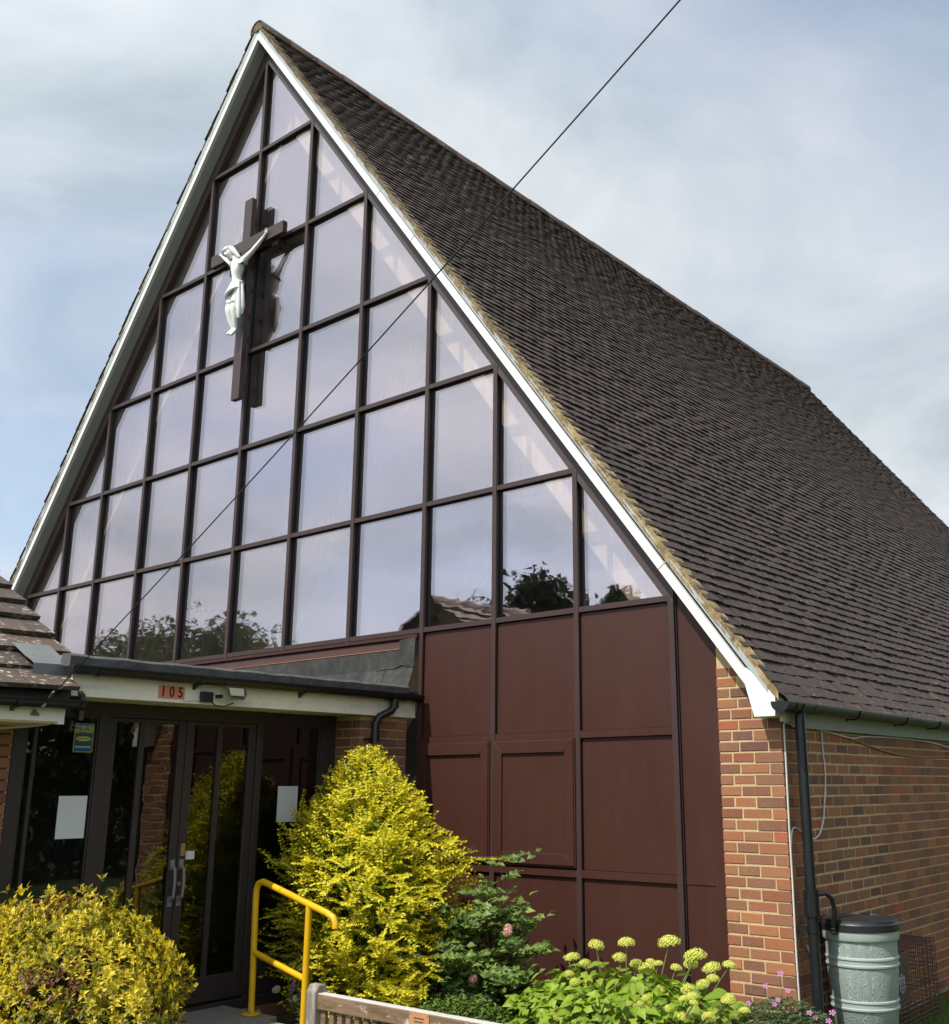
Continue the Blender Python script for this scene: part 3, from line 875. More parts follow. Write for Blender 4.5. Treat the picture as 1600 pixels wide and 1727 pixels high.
for k in range(10):
    a = k / 10 * 2 * math.pi
    MB().tube([(PX + .0475*math.cos(a), PY + .0475*math.sin(a), 0.765), (PX + .0475*math.cos(a), PY + .0475*math.sin(a), 0.925)], 0.004, 4).build('diverter_rib', 'black_plastic', dp)

# ------------------------------------------------------------------ flat roofed entrance link
linkb = empty('entrance_link', (2.0, -1.6, 0), 'flat felt roofed entrance link with dark glazed doors and cream fascia', 'entrance')
FX = 3.0
quick('fascia', 'cream_paint', linkb, FX - 0.03, FX, -3.25, -0.015, 2.208, 2.385, bevel=0.003)
quick('fascia_lip', 'cream_paint', linkb, FX - 0.028, FX + 0.006, -3.25, -0.018, 2.2, 2.215)
quick('link_soffit', 'cream_paint', linkb, 2.6, FX - 0.02, -3.25, -0.02, 2.202, 2.216)
kb = MB(); N = 40
prev = None
for i in range(N + 1):
    y = -3.30 + (3.30 - 0.14) * i / N
    zt = 2.478 + rnd.uniform(-.004, .004); xo = FX + 0.045 + rnd.uniform(-.004, .004)
    ring = [(xo - 0.13, y, 2.40), (xo, y, 2.392), (xo + 0.004, y, zt - 0.018), (xo - 0.018, y, zt), (xo - 0.11, y, zt + 0.004), (xo - 0.13, y, 2.44)]
    b = len(kb.v); kb.v += ring
    if prev is not None:
        for k in range(6):
            k2 = (k + 1) % 6
            kb.f.append((prev + k, prev + k2, b + k2, b + k))
    else: kb.f.append(tuple(b + k for k in range(6)))
    prev = b
kb.f.append(tuple(prev + k for k in range(5, -1, -1)))
kb.build('felt_kerb', 'felt_light', linkb)
quick('felt_roof', 'felt', linkb, -3.0, FX + 0.02, -3.28, -0.002, 2.36, 2.43)
# felt upstand and flashings against the church screen
up = MB()
ya = -0.035
up.poly([(-3.0, ya - 0.10, 2.43), (2.995, ya - 0.10, 2.43), (2.995, ya - 0.01, 2.66), (-3.0, ya - 0.01, 2.66)])
up.poly([(-3.0, ya - 0.01, 2.66), (2.995, ya - 0.01, 2.66), (2.80, ya, 2.842), (-3.0, ya, 2.842)])
up.poly([(2.80, ya, 2.842), (2.995, ya - 0.01, 2.66), (3.0, ya, 2.935), (2.79, ya, 2.925)])
uo = up.build('felt_upstand', 'felt', linkb)
MB().tube([(2.5, ya - 0.012, 2.655), (2.6, ya - .014, 2.662), (2.75, ya - .014, 2.66), (2.85, ya - 0.012, 2.69), (2.995, ya - 0.01, 2.655)], 0.006, 5).build('felt_seam', 'felt', uo)
MB().tube([(2.62, ya - 0.1, 2.45), (2.62, ya - .05, 2.56), (2.62, ya - .014, 2.655)], 0.006, 5).build('felt_seam', 'felt', uo)
MB().tube([(2.80, ya - 0.004, 2.845), (2.84, ya - .006, 2.76), (2.90, ya - .01, 2.70), (2.995, ya - .012, 2.66)], 0.007, 5).build('felt_seam', 'felt', uo)
MB().poly([(-3, ya + .004, 2.84), (2.80, ya + .004, 2.84), (2.79, 0.0, 2.94), (-3, 0.0, 2.94)]).build('flashing', 'brown_metal', linkb)
MB().box(-3, 2.80, ya - 0.006, ya - 0.001, 2.839, 2.844).build('copper_edge', 'copper', linkb)
# gutter
lg = half_gutter('gutter', 3.065, -3.30, -0.03, 2.392, 0.055, linkb)
gutter_collar('end_cap', 3.065, -0.03, -0.018, 2.392, 0.06, lg, 1)
gutter_collar('end_cap', 3.065, -3.31, -3.298, 2.392, 0.06, lg, 1)
for yy in (-0.44, -0.24, -0.09, -3.12): gutter_collar('collar', 3.065, yy, yy + 0.025, 2.392, 0.061, lg)
for yy in (-2.33, -1.35):
    gutter_collar('bracket', 3.065, yy, yy + 0.03, 2.392, 0.063, lg)
    MB().prism([(3.0, 2.30), (3.035, 2.32), (3.08, 2.335), (3.04, 2.35), (3.005, 2.37)], 1, yy + .003, yy + .027).build('bracket_arm', 'black_plastic', lg)
ld = MB().tube([(3.065, -0.335, 2.36), (3.065, -0.335, 2.29), (3.055, -0.36, 2.245), (3.02, -0.47, 2.19), (3.005, -0.495, 2.13), (3.005, -0.495, 1.9), (3.005, -0.49, -0.05)], 0.034, 12).build('downpipe', 'black_plastic', linkb, smooth=True)
MB().tube([(3.005, -0.495, 1.98), (3.005, -0.495, 2.02)], 0.039, 12).build('pipe_clip', 'black_plastic', ld, smooth=True)
quick('clip_bracket', 'black_plastic', ld, 2.945, 3.0, -0.575, -0.50, 1.992, 2.008)
MB().tube([(3.065, -0.335, 2.36), (3.065, -0.335, 2.27)], 0.039, 12).build('pipe_socket', 'black_plastic', ld, smooth=True)
# brick pier of the link
lp = quick('link_pier', 'mortar', linkb, 2.6, 2.938, -0.612, -0.06, -0.15, 2.2)
for k in range(0, 30):
    zc = 2.165 - (k + 0.5) * CH
    xs0 = 2.944
    if zc < -0.1: break
    # +X face (runs along Y) and return face (runs along X)
    if k % 2: seq = [0.1, 0.215, 0.215]; ret = 0.215
    else: seq = [0.215, 0.215, 0.1]; ret = 0.1
    y = -0.618
    link('brick', C_b if k % 2 else C_a, (xs0, y, zc), lp, rot=(0, 0, 0))
    y += seq[0] + 0.0105
    for w in seq[1:]:
        if y + w > -0.035: w = -0.035 - y
        if w < 0.05: break
        sx = w / 0.215
        link('brick', B_full, (xs0, y + w/2, zc), lp, rot=(0, 0, math.pi/2), scale=(sx, 1, 1)); y += w + 0.0105
    x = xs0 - ret - 0.0105
    while x > 2.62:
        w = min(0.215, x - 2.6)
        link('brick', B_full, (x - w/2, -0.618, zc), lp, scale=(w / 0.215, 1, 1)); x -= w + 0.0105
# doors and side lights: frame members along Y at X = DX
DX = 2.60
dfr = MB()
for a, b in ((-3.42, -3.33), (-2.82, -2.745), (-1.445, -1.39), (-0.78, -0.61)):
    dfr.box(DX - 0.06, DX + 0.03, a, b, -0.03, 2.2)
dfr.box(DX - 0.06, DX + 0.028, -3.41, -0.62, 2.10, 2.199)
dfr.box(DX - 0.06, DX + 0.06, -3.41, -0.62, -0.05, 0.025)
dfr.build('door_frame', 'dark_timber', linkb, bevel=0.004)
quick('threshold_bricks', 'brick', linkb, DX - 0.05, DX + 0.1, -3.2, -0.62, -0.14, -0.052)
def glazed(name, y0, y1, z0, z1, st, bot, top, bar=None, x=DX):
    fr = MB()
    fr.box(x - 0.028, x + 0.02, y0, y0 + st, z0, z1); fr.box(x - 0.028, x + 0.02, y1 - st, y1, z0, z1)
    fr.box(x - 0.027, x + 0.019, y0 + st, y1 - st, z0, z0 + bot); fr.box(x - 0.027, x + 0.019, y0 + st, y1 - st, z1 - top, z1)
    o = fr.build(name, 'dark_timber', linkb, bevel=0.004)
    g = MB(); a, b, c, d = y0 + st - .004, y1 - st + .004, z0 + bot - .004, z1 - top + .004
    g.poly([(x, a, c), (x, b, c), (x, b, d), (x, a, d)])
    g.build('pane', 'door_glass', o)
    if bar: quick('glazing_bar', 'dark_timber', o, x - 0.02, x + 0.014, bar - 0.022, bar + 0.022, z0 + bot, z1 - top)
    return o
side1 = glazed('side_light', -3.33, -2.82, 0.03, 2.10, 0.012, 0.25, 0.015)
quick('slim_bar', 'dark_timber', side1, DX - 0.004, DX + 0.012, -3.275, -3.250, 0.28, 2.06)
d1 = glazed('door', -2.742, -2.10, 0.03, 2.097, 0.065, 0.19, 0.03, -2.466)
d2 = glazed('door', -2.094, -1.449, 0.03, 2.097, 0.07, 0.19, 0.03, -1.79)
side3 = glazed('side_light', -1.388, -0.782, 0.03, 2.10, 0.012, 0.25, 0.015)
quick('kick_rail', 'dark_timber', d2, DX + 0.02, DX + 0.045, -2.08, -1.46, 0.05, 0.085)
def pull(y, z0, z1, par):
    MB().tube([(DX + 0.02, y, z0), (DX + 0.065, y, z0 + 0.03), (DX + 0.075, y, (z0 + z1)/2), (DX + 0.065, y, z1 - 0.03), (DX + 0.02, y, z1)], 0.011, 8).build('pull_handle', 'steel', par, smooth=True)
    for z in (z0, z1): quick('handle_plate', 'steel', par, DX + 0.019, DX + 0.026, y - 0.018, y + 0.018, z - 0.035, z + 0.035)
pull(-2.06, 0.78, 1.04, d2); pull(-2.135, 0.78, 1.04, d1)
quick('latch_lock', 'brass', d2, DX + 0.019, DX + 0.03, -2.075, -2.04, 1.10, 1.19)
MB().tube([(DX + 0.018, -2.066, 0.9), (DX + 0.028, -2.066, 0.9)], 0.016, 12).build('keyhole', 'steel', d2)
quick('push_sticker', 'paper', d2, DX + 0.002, DX + 0.005, -2.022, -1.94, 1.07, 1.13)
# room behind the doors
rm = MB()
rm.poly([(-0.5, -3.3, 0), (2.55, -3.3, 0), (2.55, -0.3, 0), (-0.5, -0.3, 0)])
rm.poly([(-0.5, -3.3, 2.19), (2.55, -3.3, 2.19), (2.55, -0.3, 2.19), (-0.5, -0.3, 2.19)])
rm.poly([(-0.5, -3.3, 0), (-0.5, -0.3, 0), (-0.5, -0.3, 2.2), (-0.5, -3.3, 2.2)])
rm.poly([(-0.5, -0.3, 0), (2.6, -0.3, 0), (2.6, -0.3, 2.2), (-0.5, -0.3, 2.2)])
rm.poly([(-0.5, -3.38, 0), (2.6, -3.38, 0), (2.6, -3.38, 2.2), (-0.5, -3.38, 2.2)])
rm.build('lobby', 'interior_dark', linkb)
quick('link_left_wall', 'brick', linkb, -2.9, -2.7, -3.2, -0.05, -0.1, 2.36)

# ------------------------------------------------------------------ hall at the left
hall = empty('hall', (0, -7.5, 0), 'low brick hall with weathered concrete tiled roof and cream fascia', 'hall')
HA, HS = 4.04, 0.591               # ridge height, slope
hs = Vector((1, 0, -HS)).normalized(); hn = Vector((HS, 0, 1)).normalized()
rp = MB()
for s in (-1, 1):
    rp.prism([(0, HA - 0.16), (s*3.02, HA - 0.16 - HS*3.02), (s*3.02, HA - 0.04 - HS*3.02), (0, HA - 0.04)][::s], 1, -13.0, -3.26)
hroof = rp.build('roof', 'dark_timber', hall)
HG, HW = 0.302, 0.335
hv, hf = tile_proto(HW - 0.006, 0.36, 0.032, 0.046, 0.0)
ht_me = mesh_data('tile', hv, hf, 'concrete_tile')
HL = 3.115 * math.sqrt(1 + HS**2); nr = int(HL / HG)
HM = Matrix((Vector((0, 1, 0)), -hs, hn)).transposed()
cnt = 0
left = MB()
for r in range(nr + 1):
    s_ = HL - r * HG
    base = Vector((0, 0, HA + 0.0)) + hs * s_ + hn * ((0.012 if r == 0 else -0.005))
    yend = -3.26 if r < 2 else -3.075
    y = yend - HW/2 - (HW/2 if r % 2 else 0)
    if r % 2:
        p = base + Vector((0, yend - HW/4, 0))
        link('tile', ht_me, p, hroof, rot=(HM @ Matrix.Rotation(rnd.gauss(0, .008), 3, 'Z')).to_euler(), scale=(0.5, 1, 1)); cnt += 1
    while y > -11.5 and cnt < 296:
        p = base + Vector((0, y, 0)) + hn * rnd.uniform(-.004, .004)
        link('tile', ht_me, p, hroof, rot=(HM @ Matrix.Rotation(rnd.gauss(0, .008), 3, 'Y') @ Matrix.Rotation(rnd.gauss(0, .008), 3, 'Z')).to_euler()); y -= HW; cnt += 1
    b0 = Vector((-base.x, 0, base.z + 0.03)); c = Vector((-hs.x, 0, hs.z)); b1 = b0 - c * 0.36; b1.z -= 0.035
    y0, y1 = -13.0, yend
    left.poly([(b0.x, y0, b0.z), (b0.x, y1, b0.z), (b1.x, y1, b1.z), (b1.x, y0, b1.z)])
    left.poly([(b0.x, y0, b0.z - .024), (b0.x, y1, b0.z - .024), (b0.x, y1, b0.z), (b0.x, y0, b0.z)])
left.build('tile_courses', 'concrete_tile', hall, kind='stuff')
yy = -3.06
while yy > -13:
    link('ridge_tile', ridge_me, (0, yy - 0.455, HA + 0.02), hroof); yy -= 0.45
MB().prism([(3.04, 2.02), (3.075, 2.02), (3.075, 2.135), (3.04, 2.16)], 1, -13, -3.36).build('fascia', 'cream_paint', hall, bevel=0.003)
quick('fascia_end', 'white_plastic', hall, 3.03, 3.078, -3.36, -3.315, 2.005, 2.14)
quick('soffit', 'eave_paint', hall, 2.62, 3.045, -13, -3.36, 2.01, 2.022)
hg = half_gutter('gutter', 3.13, -13, -3.235, 2.155, 0.055, hall)
gutter_collar('end_cap', 3.13, -3.262, -3.228, 2.155, 0.061, hg, 1)
for yy in (-3.68, -4.6, -5.5):
    gutter_collar('bracket', 3.13, yy, yy + .03, 2.155, 0.063, hg)
    MB().prism([(3.075, 2.075), (3.10, 2.085), (3.14, 2.10), (3.11, 2.11), (3.08, 2.125)], 1, yy + .003, yy + .027).build('bracket_arm', 'black_plastic', hg)
MB().prism([(-3.545, 2.055), (-3.49, 2.052), (-3.488, 2.068), (-3.505, 2.075), (-3.515, 2.092), (-3.525, 2.09), (-3.54, 2.066)], 0, 3.076, 3.086).build('alarm_plate', 'flue_grey', hall)
hw = quick('wall', 'mortar', hall, 2.45, 2.615, -13, -3.42, -0.15, 2.05)
for k in range(0, 29):
    zc = 2.03 - (k + 0.5) * CH
    y = -3.425 - (0.11 if k % 2 else 0)
    if k % 2: link('brick', B_half, (2.622, -3.425 - 0.05, zc), hw, rot=(0, 0, math.pi/2))
    for c in range(4):
        link('brick', B_full, (2.622, y - 0.1075, zc), hw, rot=(0, 0, math.pi/2)); y -= 0.2255
hb = MB()
for k in range(0, 29):
    zc = 2.03 - (k + 0.5) * CH
    y = -3.425 - (0.11 if k % 2 else 0) - 4 * 0.2255
    while y > -12.9:
        hb.box(2.55, 2.624, y - 0.215, y, zc - HB/2, zc + HB/2); y -= 0.2255
hb.build('brickwork', 'brick', hall, kind='stuff')
gw = MB(); gw.prism([(-2.62, 0), (2.62, 0), (2.62, HA - 0.2 - HS*2.62), (0, HA - 0.2), (-2.62, HA - 0.2 - HS*2.62)], 1, -3.55, -3.44)
gw.build('gable_wall', 'dark_timber', hall)
gw = MB(); gw.prism([(-2.62, 0), (2.62, 0), (2.62, HA - 0.2 - HS*2.62), (0, HA - 0.2), (-2.62, HA - 0.2 - HS*2.62)], 1, -13.0, -12.9)
gw.build('gable_wall', 'brick', hall)
quick('wall_left', 'brick', hall, -2.62, -2.5, -12.9, -3.5, -0.1, 2.2)
for s in (-1, 1):
    MB().prism([(0, HA - 0.2), (s*3.05, HA - 0.2 - HS*3.05), (s*3.05, HA - 0.03 - HS*3.05), (0, HA - 0.03)][::s], 1, -3.20, -3.17).build('bargeboard', 'brown_dull', hall)
# lead flashing between link roof and hall tiles
lf = MB()
pts = [(2.95, 2.405), (2.9, 2.43), (2.80, 2.47), (2.6, 2.57)]
for (xa, za), (xb, zb) in zip(pts[:-1], pts[1:]):
    lf.poly([(xa, -3.50, za), (xa, -3.235, za + .004), (xb, -3.235, zb + .004), (xb, -3.50, zb)])
lf.poly([(2.952, -3.50, 2.33), (2.952, -3.235, 2.33), (2.95, -3.235, 2.409), (2.95, -3.50, 2.405)])
lf.build('lead_flashing', 'lead', hall)
tag(MB().tube([(2.93, -3.20, 2.44), (2.965, -3.20, 2.43), (2.985, -3.205, 2.38), (3.0, -3.21, 2.33)], 0.007, 6).build('loose_cable', 'white_cable', smooth=True),
    'short white cable looping over the edge of the flat roof kerb', 'cable')
wc = MB().tube([(2.99, -3.36, 2.012), (2.9, -3.45, 1.995), (2.72, -3.6, 1.98), (2.66, -3.75, 1.97), (2.64, -3.9, 1.95)], 0.009, 6).build('soffit_cable', 'white_cable', smooth=True)
tag(wc, 'cream cable strung below the eaves soffit of the hall', 'cable')

# ------------------------------------------------------------------ cross and figure
cross = empty('wall_cross', (0, -0.08, 5.97), 'brown metal cross standing off the glazed church gable', 'cross')
quick('upright', 'frame_metal', cross, -0.075, 0.075, -0.118, -0.052, 5.965, 8.565, bevel=0.002)
quick('crossbeam', 'frame_metal', cross, -0.705, 0.715, -0.121, -0.055, 7.868, 8.022, bevel=0.002)
for z in (6.15, 6.75, 7.05, 7.4, 7.7, 8.3):
    quick('standoff', 'brown_metal', cross, -0.03, 0.03, -0.06, 0.002, z - 0.025, z + 0.025)
for x in (-0.36, 0.5):
    quick('standoff', 'brown_metal', cross, x - 0.06, x + 0.06, -0.06, 0.06, 7.80, 7.87)
for z in (8.42, 6.88): MB().tube([(0.02, -0.117, z), (0.02, -0.120, z)], 0.008, 8).build('bolt', 'gasket', cross)

fig = empty('crucifix_figure', (0, -0.2, 6.72), 'white statue of a crucified man in loincloth, hung on the brown cross', 'statue')
def skin(name, pts, edges, mat, parent, levels=2, root=0):
    P = [Vector(p[:3]) for p in pts]; c = sum(P, Vector()) / len(P)
    me = bpy.data.meshes.new(name); me.from_pydata([tuple(p - c) for p in P], edges, []); me.materials.append(MATS[mat])
    o = link(name, me, c, parent)
    mo = o.modifiers.new('skin', 'SKIN'); mo.use_smooth_shade = True
    sv = me.skin_vertices[0].data
    for i, p in enumerate(pts):
        r = p[3]; sv[i].radius = (r, r) if not isinstance(r, tuple) else r
        sv[i].use_root = (i == root)
    ms = o.modifiers.new('sub', 'SUBSURF'); ms.levels = levels; ms.render_levels = levels
    return o
bp = [  # x, y, z, radius ; 0 pelvis
    (0.00, -0.190, 7.32, (0.074, 0.060)), (-0.005, -0.198, 7.42, (0.062, 0.052)), (-0.005, -0.208, 7.51, (0.080, 0.062)), (-0.005, -0.208, 7.61, (0.098, 0.066)),
    (-0.01, -0.205, 7.675, (0.080, 0.046)), (-0.02, -0.225, 7.72, 0.034), (-0.045, -0.255, 7.765, 0.038),
    (0.095, -0.192, 7.685, 0.043), (0.205, -0.165, 7.765, 0.031), (0.295, -0.150, 7.835, 0.029), (0.39, -0.140, 7.91, 0.018), (0.43, -0.138, 7.945, (0.024, 0.012)),
    (-0.115, -0.192, 7.685, 0.043), (-0.225, -0.165, 7.765, 0.031), (-0.315, -0.150, 7.835, 0.029), (-0.415, -0.140, 7.91, 0.018), (-0.45, -0.138, 7.945, (0.024, 0.012)),
    (0.045, -0.197, 7.24, 0.058), (0.028, -0.242, 7.07, 0.046), (0.028, -0.207, 6.94, 0.040), (0.014, -0.178, 6.82, 0.021), (0.005, -0.208, 6.765, 0.023), (0.0, -0.240, 6.725, 0.015),
    (-0.048, -0.197, 7.24, 0.058), (-0.056, -0.252, 7.07, 0.047), (-0.048, -0.217, 6.94, 0.040), (-0.020, -0.192, 6.82, 0.021), (-0.024, -0.226, 6.775, 0.023), (-0.038, -0.256, 6.735, 0.015)]
be = [(0, 1), (1, 2), (2, 3), (3, 4), (4, 5), (5, 6), (3, 7), (7, 8), (8, 9), (9, 10), (10, 11), (3, 12), (12, 13), (13, 14), (14, 15), (15, 16),
      (0, 17), (17, 18), (18, 19), (19, 20), (20, 21), (21, 22), (0, 23), (23, 24), (24, 25), (25, 26), (26, 27), (27, 28)]
body = skin('body', bp, be, 'statue_white', fig)
for hx, s in ((0.435, 1), (-0.455, -1)):     # fingers
    for k in range(5):
        a = math.radians(22 + k * 22); ln = (0.032, 0.045, 0.05, 0.046, 0.034)[k]
        b = Vector((hx + s * 0.012 * (k - 2) * -0.4, -0.142, 7.95)); d = Vector((s * math.cos(a), -0.2, math.sin(a)))
        MB().tube([b, b + d * ln * 0.6, b + d * ln + Vector((0, -0.012, -0.002))], [0.007, 0.006, 0.004], 6).build('finger', 'statue_white', body, smooth=True)
# head: ellipsoid shaped with brow, nose, jaw
def head_mesh():
    v = []; f = []; nu, nv = 24, 18
    for j in range(nv + 1):
        th = math.pi * j / nv
        for i in range(nu):
            ph = 2 * math.pi * i / nu
            x, y, z = math.sin(th) * math.cos(ph), math.sin(th) * math.sin(ph), math.cos(th)
            rx, ry, rz = 0.058, 0.070, 0.088
            if z < 0: rx *= 1 + z * 0.30; ry *= 1 + z * 0.12
            p = Vector((x * rx, y * ry, z * rz))
            if y < -0.3:
                w = max(0, 1 - abs(x) * 4.0)
                if -0.42 < z < 0.12: p.y -= 0.018 * w * (0.3 + (0.12 - z) / 0.54)            # nose
                if 0.0 < z < 0.2 and abs(abs(x) - 0.36) < 0.2: p.y += 0.010                    # eye sockets
                if 0.2 < z < 0.36: p.y -= 0.005                                               # brow
                if -0.66 < z < -0.56: p.y += 0.006 * max(0, 1 - abs(x) * 2)                    # mouth
                if z < -0.68: p.y -= 0.009 * max(0, 1 - abs(x) * 1.5)                          # chin, beard
            v.append(p)
    for j in range(nv):
        for i in range(nu):
            i2 = (i + 1) % nu
            f.append((j*nu + i, (j+1)*nu + i, (j+1)*nu + i2, j*nu + i2))
    return mesh_data('head', v, f, 'statue_white', True)
HC = Vector((-0.085, -0.275, 7.80)); HR = (0.42, -0.42, -0.28)
hd = link('head', head_mesh(), HC, fig, rot=HR)
ORG[hd.name] = HC
hm = Matrix.LocRotScale(HC, __import__('mathutils').Euler(HR), None)
def hp(*a): return hm @ Vector(a)
hair = MB()
for k in range(17):
    a = math.radians(-18 + 216 * k / 16)
    top = hp(0.012 * math.cos(a), 0.01 + 0.02 * math.sin(a), 0.088)
    mid = hp(0.062 * math.cos(a), 0.012 + 0.066 * math.sin(a), 0.035)
    low = hp(0.062 * math.cos(a), 0.02 + 0.062 * math.sin(a), -0.05)
    end = hp(0.058 * math.cos(a), 0.045 + 0.045 * math.sin(a), -0.115)
    hair.tube([top, mid, low, end], [0.014, 0.017, 0.015, 0.008], 6)
hair.build('hair', 'statue_white', fig, smooth=True)
crown = MB()
for o_ in (0, 1, 2):
    crown.tube([hp(0.068 * math.cos(a), 0.004 + 0.078 * math.sin(a), 0.045 + 0.008 * math.sin(3 * a + o_ * 2.1)) for a in [2 * math.pi * k / 24 for k in range(25)]], 0.006, 5)
crown.build('thorn_crown', 'statue_white', fig, smooth=True)
lcl = MB()                                     # loincloth: slanting wrapped folds and a gathered end at the hip
for k in range(7):
    z = 7.395 - 0.022 * k; rr = 0.078 + 0.0035 * k
    sl_ = 0.012 + 0.006 * k
    lcl.tube([(0.0 + rr * math.cos(a), -0.197 + (rr * 0.84) * math.sin(a) - 0.006 * k, z + sl_ * math.cos(a - 0.25)) for a in [2 * math.pi * q / 22 for q in range(23)]], 0.0165 - 0.0012 * (k % 2) * 3, 6)
for x, rr in ((0.047, 0.062), (-0.05, 0.063)):
    lcl.tube([(x, -0.200, 7.27), (x * 0.95, -0.222, 7.19), (x * 0.85, -0.240, 7.125)], [rr, rr - 0.004, rr - 0.012], 14)
lcl.tube([(0.088, -0.235, 7.39), (0.092, -0.232, 7.28), (0.100, -0.222, 7.14), (0.104, -0.212, 7.02), (0.098, -0.205, 6.93)], [0.022, 0.030, 0.036, 0.034, 0.016], 10)
lcl.tube([(0.110, -0.200, 7.36), (0.118, -0.192, 7.22), (0.128, -0.185, 7.08), (0.120, -0.180, 6.985)], [0.018, 0.026, 0.028, 0.012], 9)
lcl.tube([(0.070, -0.262, 7.34), (0.068, -0.258, 7.24), (0.078, -0.246, 7.12), (0.074, -0.238, 7.05)], [0.012, 0.018, 0.020, 0.009], 8)
lcl.build('loincloth', 'statue_white', fig, smooth=True)

# ------------------------------------------------------------------ overhead wire and its pole
A = Vector((3.16, -3.50, 2.13)); E_ = None
ray = Vector((-0.4440, 0.7313, 0.7305))
E_ = CAM - (A - CAM) * 1.0 + ray * 8.2
pts = []
for k in range(41):
    q = k / 40; p = A.lerp(E_, q); p.z -= 4 * 0.14 * q * (1 - q); pts.append(p)
wire = MB().tube(pts, 0.0036, 6).build('overhead_wire', 'black_plastic', smooth=True)
tag(wire, 'thin black overhead cable rising from the hall gutter to the upper right', 'cable')
clampm = MB().tube([A + Vector((0.02, -0.02, -0.03)), A + Vector((0.0, 0.03, 0.03)), A.lerp(E_, 0.012) + Vector((0, 0, .004))], 0.009, 6)
tag(clampm.build('wire_clamp', 'steel', smooth=True), 'small metal clamp where the overhead cable meets the hall eaves', 'clamp')
pole = empty('utility_pole', (E_.x, E_.y, -0.14), 'tall brown timber utility pole out on the right holding the cable', 'pole')
MB().tube([(E_.x, E_.y + 0.13, -0.14), (E_.x, E_.y + 0.12, E_.z + 0.5)], [0.13, 0.10], 12).build('post', 'bark', pole, smooth=True)
quick('crossarm', 'bark', pole, E_.x - 0.5, E_.x + 0.5, E_.y + 0.0, E_.y + 0.08, E_.z + 0.05, E_.z + 0.15)

# ------------------------------------------------------------------ signs and lamp on the entrance
def text(name, body, size, loc, mat, parent, ext=0.0006, sx=1.0, bold=0.0, align='CENTER'):
    cu = bpy.data.curves.new(name, 'FONT'); cu.body = body; cu.size = size; cu.extrude = ext; cu.align_x = align; cu.align_y = 'CENTER'
    cu.offset = bold
    cu.materials.append(MATS[mat])
    tmp = bpy.data.objects.new('tmp_text', cu); COL.objects.link(tmp)
    dg = bpy.context.evaluated_depsgraph_get(); me = bpy.data.meshes.new_from_object(tmp.evaluated_get(dg))
    bpy.data.objects.remove(tmp); bpy.data.curves.remove(cu); me.name = name
    return link(name, me, loc, parent, rot=(math.pi/2, 0, math.pi/2), scale=(sx, 1, 1))
num = empty('house_number', (3.0, -2.495, 2.225), 'orange plaque of three tiles reading 105 on the cream fascia', 'number')
for k, ch in enumerate('105'):
    y = -2.567 + k * 0.0705
    quick('number_tile', 'orange_plaque', num, 3.001, 3.007, y - 0.0345, y + 0.0345, 2.226, 2.314, bevel=0.001)
    text('numeral', ch, 0.104, (3.0085, y, 2.270), 'black_ink', num, sx=0.8, bold=0.0022)
lamp = empty('floodlight', (3.0, -2.02, 2.25), 'small black floodlight tilted down on the fascia beside the number', 'floodlight')
quick('junction_box', 'black_plastic', lamp, 3.001, 3.04, -2.262, -2.165, 2.215, 2.292, bevel=0.004)
hz = [(-0.088, 0.05), (0.088, 0.052), (0.082, -0.012), (0.052, -0.055), (-0.055, -0.055), (-0.085, -0.02)]
def fl(y, z, off):                 # tilted face
    return (3.10 + off * 0.94 - z * 0.34 , -2.005 + y, 2.295 + z * 0.94 - off * 0.34)
hb_ = MB(); n = len(hz)
fr_ = [fl(y, z, 0.0) for y, z in hz]; bk = [fl(y * 0.8, z * 0.8, -0.045) for y, z in hz]
b = len(hb_.v); hb_.v += fr_ + bk
hb_.f += [tuple(range(n - 1, -1, -1)), tuple(range(n, 2*n))] + [(i, (i+1) % n, n + (i+1) % n, n + i) for i in range(n)]
hb_.build('housing', 'black_plastic', lamp)
MB().poly([fl(-0.068, 0.038, 0.003), fl(-0.06, -0.025, 0.003), fl(0.06, -0.025, 0.003), fl(0.068, 0.038, 0.003)]).build('lens', 'lamp_glass', lamp)
rim = MB()
for (a0, a1), (b0, b1) in zip(hz, hz[1:] + hz[:1]): rim.tube([fl(a0, a1, 0.002), fl(b0, b1, 0.002)], 0.006, 6)
rim.build('rim', 'flue_grey', lamp)
quick('lamp_bracket', 'black_plastic', lamp, 3.001, 3.07, -2.125, -2.105, 2.25, 2.275)
MB().tube([(3.02, -2.17, 2.222), (3.03, -2.14, 2.195), (3.04, -2.07, 2.19), (3.06, -2.0, 2.22)], 0.005, 6).build('flex', 'black_plastic', lamp, smooth=True)
MB().tube([(3.012, -2.255, 2.235), (3.011, -2.30, 2.218), (3.010, -2.40, 2.214)], 0.004, 5).build('supply_cable', 'white_cable', lamp, smooth=True)

nt = quick('notice_sheet', 'paper', None, DX + 0.004, DX + 0.007, -3.052, -2.845, 1.258, 1.545)
tag(nt, 'blank white notice sheet on the glass left of the doors', 'notice')
nt = quick('notice_sheet', 'paper', None, DX + 0.004, DX + 0.007, -1.19, -0.985, 1.318, 1.606)
tag(nt, 'blank white notice sheet on the glass behind the golden bush', 'notice')
pst = empty('warning_poster', (DX + 0.004, -2.917, 1.845), 'blue and yellow thieves beware poster on the entrance glass', 'poster')
quick('sheet', 'poster_blue', pst, DX + 0.004, DX + 0.006, -2.989, -2.845, 1.845, 2.045)
text('headline', 'THIEVES', 0.034, (DX + 0.0075, -2.917, 2.018), 'poster_white', pst, sx=1.05, bold=0.0008)
text('headline', 'BEWARE', 0.034, (DX + 0.0075, -2.917, 1.991), 'poster_yellow', pst, sx=1.05, bold=0.0008)
